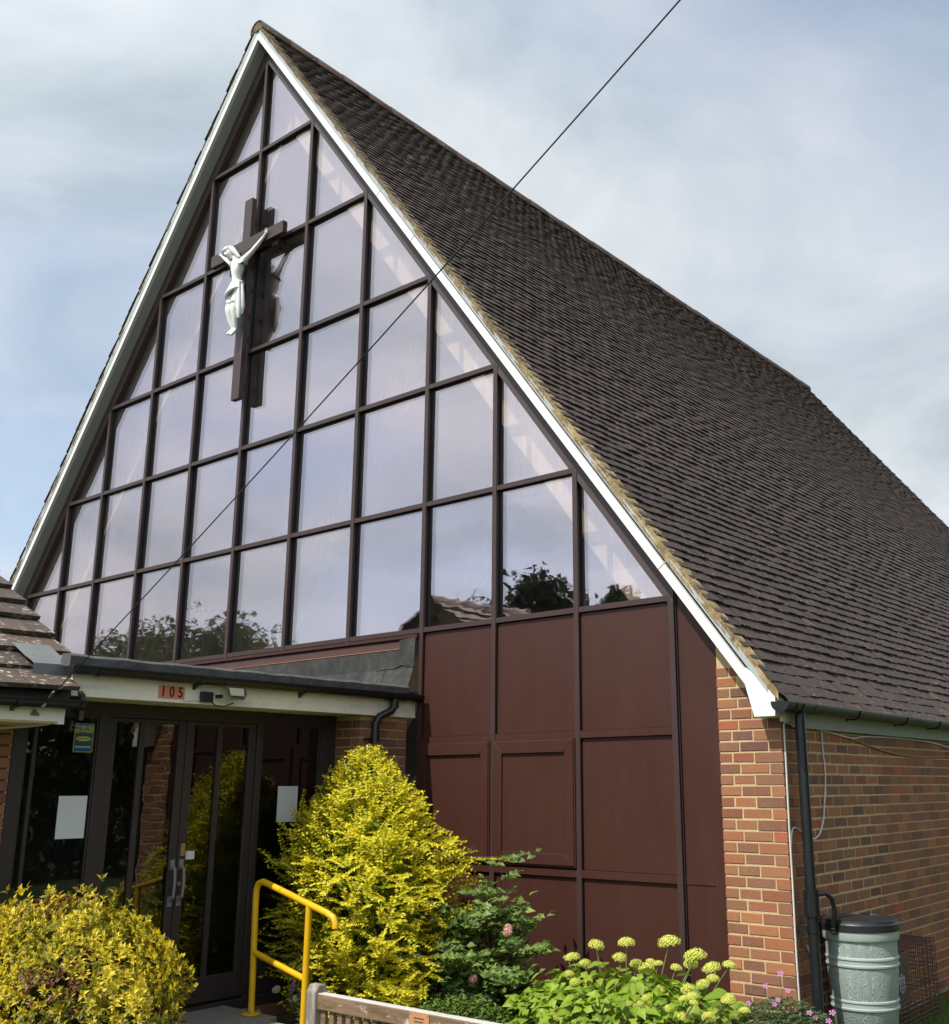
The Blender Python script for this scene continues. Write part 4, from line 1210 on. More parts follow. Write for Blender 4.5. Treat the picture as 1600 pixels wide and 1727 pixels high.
ov = MB(); ov.poly([(DX + 0.0072, -2.917 + 0.058 * math.cos(a), 1.938 + 0.016 * math.sin(a)) for a in [2*math.pi*k/28 for k in range(28)]]); ov.build('oval_badge', 'poster_yellow', pst)
text('badge_text', 'SMARTWATER', 0.016, (DX + 0.008, -2.917, 1.938), 'poster_blue', pst, sx=0.95)
for k, z in enumerate((1.885, 1.878)): quick('small_print', 'poster_white', pst, DX + 0.006, DX + 0.0068, -2.977, -2.86, z - 0.0016, z + 0.0016)
bdr = MB()
for a in ((-2.989, -2.986, 1.845, 2.045), (-2.848, -2.845, 1.845, 2.045), (-2.989, -2.845, 1.845, 1.848), (-2.989, -2.845, 2.042, 2.045)): bdr.box(DX + 0.0062, DX + 0.0066, *a)
bdr.build('border', 'poster_yellow', pst)

# ------------------------------------------------------------------ handrail
hr = empty('handrail', (3.13, -1.71, 0), 'yellow painted tubular handrail beside the entrance landing', 'handrail')
RY = -1.71
MB().tube([(3.115, RY, 0.0), (3.09, RY, 0.78), (3.092, RY, 0.86), (3.115, RY, 0.905), (3.165, RY, 0.918), (3.25, RY, 0.900), (3.72, RY, 0.790), (3.90, RY, 0.748), (3.965, RY, 0.725), (3.992, RY, 0.69), (3.995, RY, 0.655)], 0.0235, 14).build('top_rail', 'yellow_paint', hr, smooth=True)
MB().tube([(3.705, RY, 0.79), (3.70, RY, -0.14)], 0.0235, 14).build('post', 'yellow_paint', hr, smooth=True)
MB().tube([(3.10, RY, 0.425), (3.70, RY, 0.30)], 0.0215, 14).build('mid_rail', 'yellow_paint', hr, smooth=True)
MB().lathe([(0.0, 0.004), (0.07, 0.004), (0.07, 0.014), (0.03, 0.018), (0.0, 0.018)], 3.115, RY, 20).build('base_plate', 'yellow_paint', hr)
for a in (0.6, 2.2, 3.8, 5.4):
    MB().tube([(3.115 + 0.052*math.cos(a), RY + 0.052*math.sin(a), 0.012), (3.115 + 0.052*math.cos(a), RY + 0.052*math.sin(a), 0.04)], 0.007, 6).build('bolt', 'steel', hr)

# ------------------------------------------------------------------ bench
bn = empty('garden_bench', (7.25, -4.2, -0.14), 'weathered wooden garden bench with slatted back and small copper plaque', 'bench')
BX0, BX1, BY, BT = 6.545, 8.05, -4.02, 0.866
bk_ = quick('top_rail', 'weathered_wood', bn, BX0 + 0.05, BX1 - 0.05, BY - 0.016, BY + 0.024, BT - 0.066, BT - 0.010, bevel=0.005)
for x in (BX0, BX1 - 0.055):
    MB().prism([(BY - 0.026, -0.14), (BY + 0.034, -0.14), (BY + 0.034, BT - 0.005), (BY + 0.02, BT + 0.018), (BY - 0.012, BT + 0.018), (BY - 0.026, BT - 0.005)], 0, x, x + 0.055).build('back_post', 'weathered_grey', bn, bevel=0.006)
n = 30
for k in range(n):
    x = BX0 + 0.075 + k * (BX1 - BX0 - 0.16) / (n - 1)
    quick('slat', 'weathered_wood', bn, x - 0.013, x + 0.013, BY - 0.004, BY + 0.012, 0.34, BT - 0.06, bevel=0.003)
quick('lower_rail', 'weathered_wood', bn, BX0 + 0.06, BX1 - 0.06, BY - 0.014, BY + 0.022, 0.30, 0.36, bevel=0.004)
for k in range(5): quick('seat_slat', 'weathered_wood', bn, BX0 + 0.01, BX1 - 0.01, BY - 0.12 - k * 0.09, BY - 0.05 - k * 0.09, 0.265, 0.287, bevel=0.004)
for x in (BX0, BX1 - 0.062):
    quick('front_leg', 'weathered_grey', bn, x, x + 0.062, BY - 0.52, BY - 0.46, -0.14, 0.46, bevel=0.005)
    quick('arm_rest', 'weathered_grey', bn, x - 0.005, x + 0.067, BY - 0.55, BY - 0.03, 0.461, 0.485, bevel=0.005)
    quick('side_rail', 'weathered_wood', bn, x + 0.01, x + 0.052, BY - 0.46, BY - 0.03, 0.19, 0.262)
pq = quick('plaque', 'plaque_copper', bn, 7.09, 7.185, BY - 0.0195, BY - 0.0165, BT - 0.067, BT - 0.012)
for k, w in enumerate((0.05, 0.042, 0.046)):
    quick('engraving', 'stem_brown', pq, 7.137 - w/2, 7.137 + w/2, BY - 0.0202, BY - 0.0196, BT - 0.032 - k * 0.011, BT - 0.0285 - k * 0.011)
for x, z in ((7.097, BT - 0.018), (7.178, BT - 0.018), (7.097, BT - 0.06), (7.178, BT - 0.06)):
    MB().tube([(x, BY - 0.019, z), (x, BY - 0.0215, z)], 0.003, 6).build('screw', 'steel', pq)

# ------------------------------------------------------------------ water butt
BXc, BYc = 6.845, 0.47
wb = empty('water_butt', (BXc, BYc, -0.13), 'pale green plastic water butt with black lid beside the brick wall', 'water butt')
prof = [(0.205, 0.03), (0.212, 0.05), (0.222, 0.155)]
def band(z, r): return [(r, z - 0.034), (r + 0.008, z - 0.028), (r + 0.009, z - 0.018), (r + 0.002, z - 0.012), (r + 0.002, z + 0.012), (r + 0.009, z + 0.018), (r + 0.008, z + 0.028), (r, z + 0.034)]
MB().lathe([(0.0, 0.03), (0.195, 0.03), (0.203, 0.04), (0.233, 0.40), (0.236, 0.47), (0.237, 0.63)], BXc, BYc, 48).build('barrel', 'barrel_green', wb, smooth=True)
for z, r in ((0.20, 0.2165), (0.465, 0.2355)):
    MB().lathe(band(z, r), BXc, BYc, 48).build('hoop', 'barrel_band', wb, smooth=True)
MB().lathe([(0.237, 0.595), (0.250, 0.60), (0.255, 0.612), (0.253, 0.66), (0.237, 0.665)], BXc, BYc, 48).build('collar', 'barrel_band', wb, smooth=True)
MB().lathe([(0.248, 0.655), (0.259, 0.657), (0.261, 0.70), (0.256, 0.706), (0.254, 0.724), (0.248, 0.728), (0.222, 0.73), (0.216, 0.722), (0.12, 0.732), (0.0, 0.735)], BXc, BYc, 48).build('lid', 'lid_black', wb, smooth=True)
MB().lathe([(0.0, 0.028), (0.23, 0.028), (0.24, 0.0), (0.245, -0.13), (0.225, -0.13)], BXc, BYc, 32).build('stand', 'lid_black', wb, smooth=True)
MB().tube([(PX + 0.03, PY + 0.02, 0.90), (PX + 0.075, PY + 0.06, 0.905), (PX + 0.10, PY + 0.10, 0.87), (PX + 0.105, PY + 0.12, 0.79), (PX + 0.085, PY + 0.13, 0.70), (PX + 0.075, PY + 0.14, 0.655), (PX + 0.09, PY + 0.20, 0.64)], 0.0165, 10).build('hose', 'black_plastic', wb, smooth=True)
for k in range(2): MB().lathe([(0.02, 0.68 - k * 0.02), (0.0215, 0.675 - k*.02), (0.02, 0.67 - k*.02)], PX + 0.078, PY + 0.135, 12).build('hose_clip', 'lid_black', wb)

# ------------------------------------------------------------------ flue cage
cg = empty('flue_cage', (6.7, 1.75, -0.1), 'rusty wire cage over a grey boiler flue on the brick flank', 'cage')
cx0, cx1, cy0, cy1, cz0, cz1 = 6.59, 6.86, 1.02, 1.86, -0.09, 0.45
def grid(name, fn, nu, nv):
    m = MB()
    for i in range(nu + 1): m.tube([fn(i / nu, 0), fn(i / nu, 1)], 0.0028, 4, False)
    for j in range(nv + 1): m.tube([fn(0, j / nv), fn(1, j / nv)], 0.0028, 4, False)
    return m.build(name, 'rusty_wire', cg)
L_ = lambda a, b, q: a + (b - a) * q
grid('front_mesh', lambda u, v: (cx1, L_(cy0, cy1, u), L_(cz0, cz1, v)), 20, 18)
grid('side_mesh', lambda u, v: (L_(cx0, cx1, u), cy0, L_(cz0, cz1, v)), 8, 18)
grid('side_mesh', lambda u, v: (L_(cx0, cx1, u), cy1, L_(cz0, cz1, v)), 8, 18)
grid('top_mesh', lambda u, v: (L_(cx0, cx1, u), L_(cy0, cy1, v), cz1), 8, 20)
quick('flue_box', 'flue_grey', cg, 6.59, 6.77, 1.18, 1.48, 0.02, 0.36, bevel=0.01)
fl_ = MB().lathe([(0.0, 0.0), (0.06, 0.0), (0.07, 0.01), (0.045, 0.02), (0.0, 0.02)], 0, 0, 20)
fl_.v = [(6.772 + z, 1.33 + y, 0.18 + x) for x, y, z in fl_.v]; fl_.build('flue_terminal', 'trim_grey', cg, smooth=True)

# ------------------------------------------------------------------ cables on the brick flank
def cable(name, pts, r, label, mat='white_cable'):
    # smooth by Catmull-Rom
    P = [Vector(p) for p in pts]; out = []
    for i in range(len(P) - 1):
        p0, p1, p2, p3 = P[max(i-1, 0)], P[i], P[i+1], P[min(i+2, len(P)-1)]
        for q in range(6):
            s = q / 6
            out.append(0.5 * ((2*p1) + (p2 - p0)*s + (2*p0 - 5*p1 + 4*p2 - p3)*s*s + (3*p1 - p0 - 3*p2 + p3)*s**3))
    out.append(P[-1])
    return tag(MB().tube(out, r, 6).build(name, mat, smooth=True), label, 'cable')
CX = 6.592
cable('wall_cable', [(CX, 0.30, 2.005), (CX, 0.10, 2.025), (CX, 0.03, 2.02), (CX + .002, 0.018, 1.95), (CX, 0.02, 1.7), (CX, 0.012, 1.35), (CX, 0.012, 1.0), (CX, 0.004, 0.6), (CX, 0.008, 0.2), (CX, 0.01, -0.1)], 0.0065,
      'white cable running down the brick corner in front of the downpipe')
cable('wall_cable', [(CX, 0.64, 2.06), (CX, 0.645, 1.85), (CX, 0.655, 1.66), (CX, 0.60, 1.45), (CX, 0.565, 1.35), (CX, 0.47, 1.255), (CX, 0.33, 1.24), (CX, 0.15, 1.31), (CX, 0.06, 1.31), (CX, 0.02, 1.2)], 0.0055,
      'thin white cable hanging in a loop right of the downpipe')
cable('wall_cable', [(CX, 0.10, 2.02), (CX, 0.35, 2.02), (CX, 0.8, 1.985), (CX, 1.2, 1.955), (CX, 1.45, 1.975), (CX, 1.9, 1.985), (CX, 2.4, 1.985), (CX, 3.0, 1.975), (CX, 3.6, 1.93)], 0.007,
      'pale cable sagging along the wall just below the eaves')
cable('wall_cable', [(CX, 1.1, 1.96), (CX, 1.6, 1.90), (CX, 2.1, 1.855), (CX, 2.8, 1.84), (CX, 4.0, 1.87)], 0.006,
      'brown cable drooping lowest across the top brick courses', 'copper')
cable('wall_cable', [(CX + .02, 0.14, 0.06), (CX + .02, 0.10, 0.02), (CX + .02, 0.03, -0.06)], 0.008, 'short white cable end at the foot of the brick corner')
cable('wall_cable', [(CX, 0.17, 0.56), (CX + .01, 0.26, 0.40), (CX + .01, 0.31, 0.25), (CX + .01, 0.26, 0.14), (CX, 0.18, 0.10)], 0.006, 'thin pale cable bowed out between downpipe and water butt')
cable('plinth_hose', [(CX + .012, 1.0, -0.09), (CX + .012, 1.6, -0.10), (CX + .012, 2.2, -0.095), (CX + .012, 2.9, -0.08), (CX + .012, 6, -0.08)], 0.011, 'black hose clipped along the foot of the brick flank', 'black_plastic')

# ------------------------------------------------------------------ plants
def mixc(a, b, t): return np.asarray(a)[None] * (1 - t[:, None]) + np.asarray(b)[None] * t[:, None]

def twig_bush(name, label, cat, center, prof, sy, ntw, leaf_l, leaf_w, pairs, tlen, inner_n, ypal, gpal, seed, updir=0.25, dens_low=0.0):
    """bush of sprays: prof = [(z, radius)], leaves in pairs along outward twigs"""
    g = np.random.default_rng(seed)
    cx, cy, cz = center
    root = empty(name, center, label, cat)
    zs = np.array([p[0] for p in prof]); rs = np.array([p[1] for p in prof])
    w = rs / rs.sum()
    z = np.interp(g.random(ntw), np.linspace(0, 1, 60), np.interp(np.linspace(0, 1, 60), np.linspace(0, 1, len(zs)), zs))
    # weight by radius
    keep = g.random(ntw) < (np.interp(z, zs, rs) / rs.max()) ** 0.8 + 0.12
    z = z[keep]; n = len(z)
    a = g.random(n) * 2 * np.pi
    R = np.interp(z, zs, rs) * (1 + 0.15 * np.sin(3 * a + z * 5 + 0.7) + 0.13 * np.sin(5 * a - z * 11 + 1) + 0.11 * np.sin(z * 17 + 2.2 * np.sin(a * 2)) + 0.08 * np.abs(g.standard_normal(n)))
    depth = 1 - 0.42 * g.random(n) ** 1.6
    stray = g.random(n) < 0.03; depth = np.where(stray, 1.05 + 0.16 * g.random(n), depth)
    out = np.stack([np.cos(a), np.sin(a) * sy, np.zeros(n)], 1)
    L = tlen * (0.6 + 0.8 * g.random(n))
    tipp = np.stack([cx + np.cos(a) * R * depth, cy + np.sin(a) * R * depth * sy, cz + z], 1)
    topf = np.clip((z / zs.max() - 0.55) / 0.45, 0, 1)
    d = unit(out * (1 - 0.55 * topf)[:, None] + np.stack([np.zeros(n), np.zeros(n), updir + topf * 0.8 + 0.15 * g.standard_normal(n)], 1) + 0.28 * g.standard_normal((n, 3)))
    start = tipp - d * L[:, None] * 0.75
    side = unit(np.cross(d, np.array([0, 0, 1.0])[None] + 0.2 * g.standard_normal((n, 3))))
    pos, dr, upv, ll, ww, cc = [], [], [], [], [], []
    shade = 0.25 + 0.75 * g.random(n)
    for k in range(pairs):
        q = (k + 0.5) / pairs
        bend = -0.10 * q * q * L
        P = start + d * (L * q)[:, None]; P[:, 2] += bend
        size = (1 - 0.45 * abs(q - 0.45)) * (0.75 + 0.5 * g.random(n))
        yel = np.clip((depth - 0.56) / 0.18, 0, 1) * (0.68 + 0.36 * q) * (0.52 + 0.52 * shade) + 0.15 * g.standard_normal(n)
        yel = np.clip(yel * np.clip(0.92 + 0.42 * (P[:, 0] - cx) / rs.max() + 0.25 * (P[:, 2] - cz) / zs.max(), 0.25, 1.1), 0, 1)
        for s in (-1, 1):
            pos.append(P); dr.append(unit(d * 0.55 + side * s * 0.9 + 0.18 * g.standard_normal((n, 3))))
            upv.append(out * 0.8 + np.array([[0.25, -0.7, 0.75]]) + 0.45 * g.standard_normal((n, 3)))
            ll.append(leaf_l * size); ww.append(leaf_w * size)
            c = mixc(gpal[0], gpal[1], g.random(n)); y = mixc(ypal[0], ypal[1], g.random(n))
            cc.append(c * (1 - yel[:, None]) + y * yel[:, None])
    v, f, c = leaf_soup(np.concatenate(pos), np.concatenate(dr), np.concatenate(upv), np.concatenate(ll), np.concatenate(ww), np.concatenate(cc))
    # inner filling leaves, green
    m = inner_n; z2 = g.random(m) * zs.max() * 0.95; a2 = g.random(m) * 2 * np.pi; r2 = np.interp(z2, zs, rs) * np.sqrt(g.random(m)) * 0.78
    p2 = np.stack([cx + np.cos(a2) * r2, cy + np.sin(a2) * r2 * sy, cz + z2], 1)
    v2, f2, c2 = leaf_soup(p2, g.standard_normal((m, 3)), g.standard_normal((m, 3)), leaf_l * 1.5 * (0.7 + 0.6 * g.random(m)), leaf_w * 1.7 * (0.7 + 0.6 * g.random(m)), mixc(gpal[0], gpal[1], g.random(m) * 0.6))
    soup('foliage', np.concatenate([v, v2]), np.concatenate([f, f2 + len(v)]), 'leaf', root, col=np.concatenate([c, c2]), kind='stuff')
    # woody stems
    st = MB()
    for k in range(34):
        i = int(g.integers(n)); e_ = start[i]
        b = np.array([cx + g.uniform(-.12, .12), cy + g.uniform(-.1, .1), cz])
        mid = (b + e_) / 2 + np.array([0, 0, 0.12])
        st.tube([b, mid, e_], [0.012, 0.008, 0.004], 5)
    st.build('stems', 'stem_brown', root, kind='stuff')
    tw = MB()
    for i in range(0, n, 2): tw.tube([start[i], start[i] + d[i] * L[i]], [0.0028, 0.0012], 3, False)
    tw.build('twigs', 'stem_brown', root, kind='stuff')
    return root

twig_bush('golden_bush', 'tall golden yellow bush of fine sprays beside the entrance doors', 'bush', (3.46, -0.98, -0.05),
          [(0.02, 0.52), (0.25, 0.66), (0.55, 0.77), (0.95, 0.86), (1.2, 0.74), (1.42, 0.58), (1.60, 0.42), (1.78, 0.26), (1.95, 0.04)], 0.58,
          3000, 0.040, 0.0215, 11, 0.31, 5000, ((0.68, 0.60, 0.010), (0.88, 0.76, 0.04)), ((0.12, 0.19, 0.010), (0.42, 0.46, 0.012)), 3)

def dome_bush(name, label, cat, center, rx, ry, h, n, leaf, seed, pal, brown):
    g = np.random.default_rng(seed); cx, cy, cz = center
    root = empty(name, center, label, cat)
    a = g.random(n) * 2 * np.pi; u = g.random(n)
    sz = u ** 0.8
    z = h * sz
    k = (1 - np.clip((sz - 0.35) / 0.65, 0, 1) ** 3.6) ** 0.5
    bump = 1 + 0.09 * np.sin(4 * a + 5 * sz) + 0.07 * np.sin(9 * a - 7 * sz + 2)
    dep = 1 - 0.30 * g.random(n) ** 1.6
    rr = (0.86 + 0.14 * np.sin(np.pi * np.clip(sz, 0, 1))) * k * bump * dep
    # fill the top cap
    cap = g.random(n) < 0.36
    rc = np.sqrt(g.random(n)); rr = np.where(cap, rc * 0.9, rr)
    z = np.where(cap, h * (1 - 0.40 * rc ** 3.4) * (0.96 + 0.06 * np.sin(5 * a + 6 * rc) + 0.055 * g.standard_normal(n)), z)
    P = np.stack([cx + rx * rr * np.cos(a), cy + ry * rr * np.sin(a), cz + z], 1)
    out = unit(np.stack([np.cos(a) * rr / rx, np.sin(a) * rr / ry, 0.25 + 1.1 * (z / h) ** 2], 1))
    pos, dr, upv, ll, ww, cc = [], [], [], [], [], []
    # patches of bronze die-back
    pt = np.sin(P[:, 0] * 5.1 + 1.3) * np.sin(P[:, 2] * 6.3 + P[:, 1] * 3.0) + 0.45 * g.standard_normal(n)
    isb = pt > 0.98
    vig = np.clip(0.55 + 0.3 * np.sin(P[:, 0] * 7 + P[:, 2] * 9) + 0.3 * g.standard_normal(n), 0, 1)
    for j in range(7):
        ph = 2 * np.pi * j / 7 + g.random(n) * 0.8
        t1 = unit(np.cross(out, np.array([0.3, 0.1, 1.0])[None])); t2 = np.cross(out, t1)
        spread = 0.35 if j > 4 else 0.95
        d = unit(out * 0.65 + (t1 * np.cos(ph)[:, None] + t2 * np.sin(ph)[:, None]) * spread)
        pos.append(P - out * 0.02 * (7 - j) / 7); dr.append(d); upv.append(out + 0.4 * g.standard_normal((n, 3)))
        s = leaf * (0.65 + 0.6 * g.random(n)); ll.append(s); ww.append(s * 0.46)
        yl = np.clip(vig + (0.25 if j > 3 else -0.1) + 0.18 * g.standard_normal(n), 0, 1)
        c = mixc(pal[0], pal[1], g.random(n)) * (1 - yl[:, None]) + mixc(pal[2], pal[3], g.random(n)) * yl[:, None]
        c[isb] = mixc(brown[0], brown[1], g.random(isb.sum()))
        cc.append(c)
    v, f, c = leaf_soup(np.concatenate(pos), np.concatenate(dr), np.concatenate(upv), np.concatenate(ll), np.concatenate(ww), np.concatenate(cc), 0.18, 0.22)
    m = n; a2 = g.random(m) * 2 * np.pi; q = np.cbrt(g.random(m)) * 0.84; ct = g.random(m)
    p2 = np.stack([cx + rx * q * np.cos(a2) * np.sqrt(1 - ct**2), cy + ry * q * np.sin(a2) * np.sqrt(1 - ct**2), cz + h * 0.95 * q * ct], 1)
    v2, f2, c2 = leaf_soup(p2, g.standard_normal((m, 3)), g.standard_normal((m, 3)), leaf * (0.8 + 0.6 * g.random(m)), leaf * 0.5 * (0.8 + 0.6 * g.random(m)), mixc(pal[0], pal[1], g.random(m) * 0.7))
    soup('foliage', np.concatenate([v, v2]), np.concatenate([f, f2 + len(v)]), 'leaf', root, col=np.concatenate([c, c2]), kind='stuff')
    st = MB()
    for k in range(40):
        i = int(g.integers(n)); b = np.array([cx + g.uniform(-.2, .2), cy + g.uniform(-.2, .2), cz]); e_ = P[i] * 0.94 + np.array([cx, cy, cz]) * 0.06
        st.tube([b, (b + e_) / 2 + np.array([0, 0, .1]), e_], [0.012, 0.008, 0.004], 5)
    st.build('stems', 'stem_brown', root, kind='stuff')
    return root
dome_bush('variegated_bush', 'rounded yellow variegated shrub with bronze patches in front of the doors', 'bush', (3.74, -3.56, -0.06), 1.05, 0.56, 0.99,
          5200, 0.037, 5, ((0.045, 0.075, 0.008), (0.17, 0.18, 0.012), (0.68, 0.53, 0.012), (0.86, 0.69, 0.06)), ((0.10, 0.028, 0.014), (0.26, 0.13, 0.055)))

def stem_leaves(g, pts, n, leaf, comp, pal):
    """compound leaves along polyline pts"""
    pts = np.array(pts); out = [[], [], [], [], [], []]
    seg = np.linalg.norm(np.diff(pts, axis=0), axis=1); cum = np.r_[0, np.cumsum(seg)]
    for k in range(n):
        s = cum[-1] * (0.15 + 0.85 * (k + g.random()) / n)
        P = np.array([np.interp(s, cum, pts[:, i]) for i in range(3)])
        a = g.random() * 2 * np.pi
        d = np.array([np.cos(a), np.sin(a), 0.25 + 0.3 * g.random()]); d /= np.linalg.norm(d)
        sd = np.cross(d, [0, 0, 1.0]); sd /= np.linalg.norm(sd)
        L = leaf * (1.8 + 1.0 * g.random())
        c = np.array(pal[0]) + (np.array(pal[1]) - np.array(pal[0])) * g.random()
        for j in range(comp):
            if j == comp - 1: q, dd = 1.0, d
            else:
                q = 0.35 + 0.5 * (j // 2) / max(1, (comp - 1) // 2); dd = d * 0.45 + sd * (1 if j % 2 else -1)
            out[0].append(P + d * L * q + np.array([0, 0, -0.1 * L * q * q])); out[1].append(dd + 0.15 * g.standard_normal(3)); out[2].append(np.array([0.1, -0.8, 1.0]) + 0.45 * g.standard_normal(3))
            s2 = leaf * (0.8 + 0.4 * g.random()); out[3].append(s2); out[4].append(s2 * 0.62); out[5].append(c * (0.85 + 0.3 * g.random()))
    return [np.array(o) for o in out]

def floret_head(name, mat, n, r, flat, seed, ps=0.011):
    g = np.random.default_rng(seed); V = []; F = []
    for k in range(n):
        u = (k + 0.5) / n; th = np.arccos(1 - u * 1.35) ; ph = k * 2.39996
        nx = np.array([np.sin(th) * np.cos(ph), np.sin(th) * np.sin(ph), np.cos(th)])
        P = nx * r * np.array([1, 1, flat]) * (1 + 0.07 * g.standard_normal())
        t1 = np.cross(nx, [0.3, 0.2, 0.9]); t1 /= np.linalg.norm(t1); t2 = np.cross(nx, t1)
        b = len(V); V.append(P - nx * 0.004)
        m = 4; rot = g.random() * 6
        for q in range(m * 2):
            a = rot + np.pi * q / m; rr = ps * (1.0 if q % 2 == 0 else 0.45)
            V.append(P + (t1 * np.cos(a) + t2 * np.sin(a)) * rr + nx * (0.003 if q % 2 == 0 else 0))
        for q in range(m * 2): F.append((b, b + 1 + q, b + 1 + (q + 1) % (m * 2)))
    return mesh_data(name, V, F, mat)

# rose bush against the panels
def rose_bush():
    g = np.random.default_rng(21)
    root = empty('rose_bush', (4.5, -0.62, -0.05), 'dark green climbing rose with a few pale pink blooms against the brown panels', 'rose bush')
    st = MB(); parts = []
    spec = [((4.42, -0.62), (4.60, -0.66, 1.02), 26), ((4.45, -0.62), (4.72, -0.75, 0.80), 30), ((4.40, -0.60), (4.25, -0.70, 0.62), 26), ((4.5, -0.65), (4.95, -0.80, 0.50), 28),
            ((4.38, -0.6), (4.05, -0.72, 0.45), 26), ((4.5, -0.62), (4.60, -0.85, 0.66), 28), ((4.45, -0.6), (4.80, -0.66, 0.66), 26), ((4.4, -0.6), (4.12, -0.85, 0.30), 24), ((4.5, -0.6), (5.02, -0.95, 0.30), 24), ((4.45, -0.6), (4.45, -0.95, 0.42), 26), ((4.45, -0.6), (4.38, -0.7, 0.75), 24), ((4.42, -0.6), (3.95, -0.95, 0.25), 24)]
    for (bx, by), e_, n in spec:
        b = np.array([bx, by, -0.05]); e_ = np.array(e_); mid = b * 0.45 + e_ * 0.55 + np.array([0, 0, 0.12]) + 0.03 * g.standard_normal(3)
        pts = [b, mid, e_]; st.tube(pts, [0.010, 0.007, 0.004], 6)
        for _ in range(3):
            q = mid + (e_ - mid) * g.random(); e2 = q + np.array([g.uniform(-.2, .2), g.uniform(-.2, .06), g.uniform(0, .14)])
            st.tube([q, e2], [0.004, 0.002], 4); parts.append(stem_leaves(g, [q, (q + e2) / 2, e2], 5, 0.070, 5, ((0.08, 0.15, 0.03), (0.22, 0.30, 0.07))))
        parts.append(stem_leaves(g, pts, int(n * 0.8), 0.076, 5, ((0.08, 0.15, 0.025), (0.22, 0.30, 0.065))))
    A_ = [np.concatenate([p[i] for p in parts]) for i in range(6)]
    v, f, c = leaf_soup(*A_, 0.15, 0.2)
    soup('foliage', v, f, 'leaf', root, col=c, kind='stuff'); st.build('stems', 'stem_brown', root)
    rm_ = floret_head('bloom', 'rose_petal', 26, 0.026, 0.9, 4, 0.020)
    for p in ((4.83, -0.86, 0.61), (4.53, -0.88, 0.28), (4.80, -0.82, 0.63)): link('bloom', rm_, p, root, rot=(g.uniform(0.3, 0.9), 0, 0.6))
rose_bush()

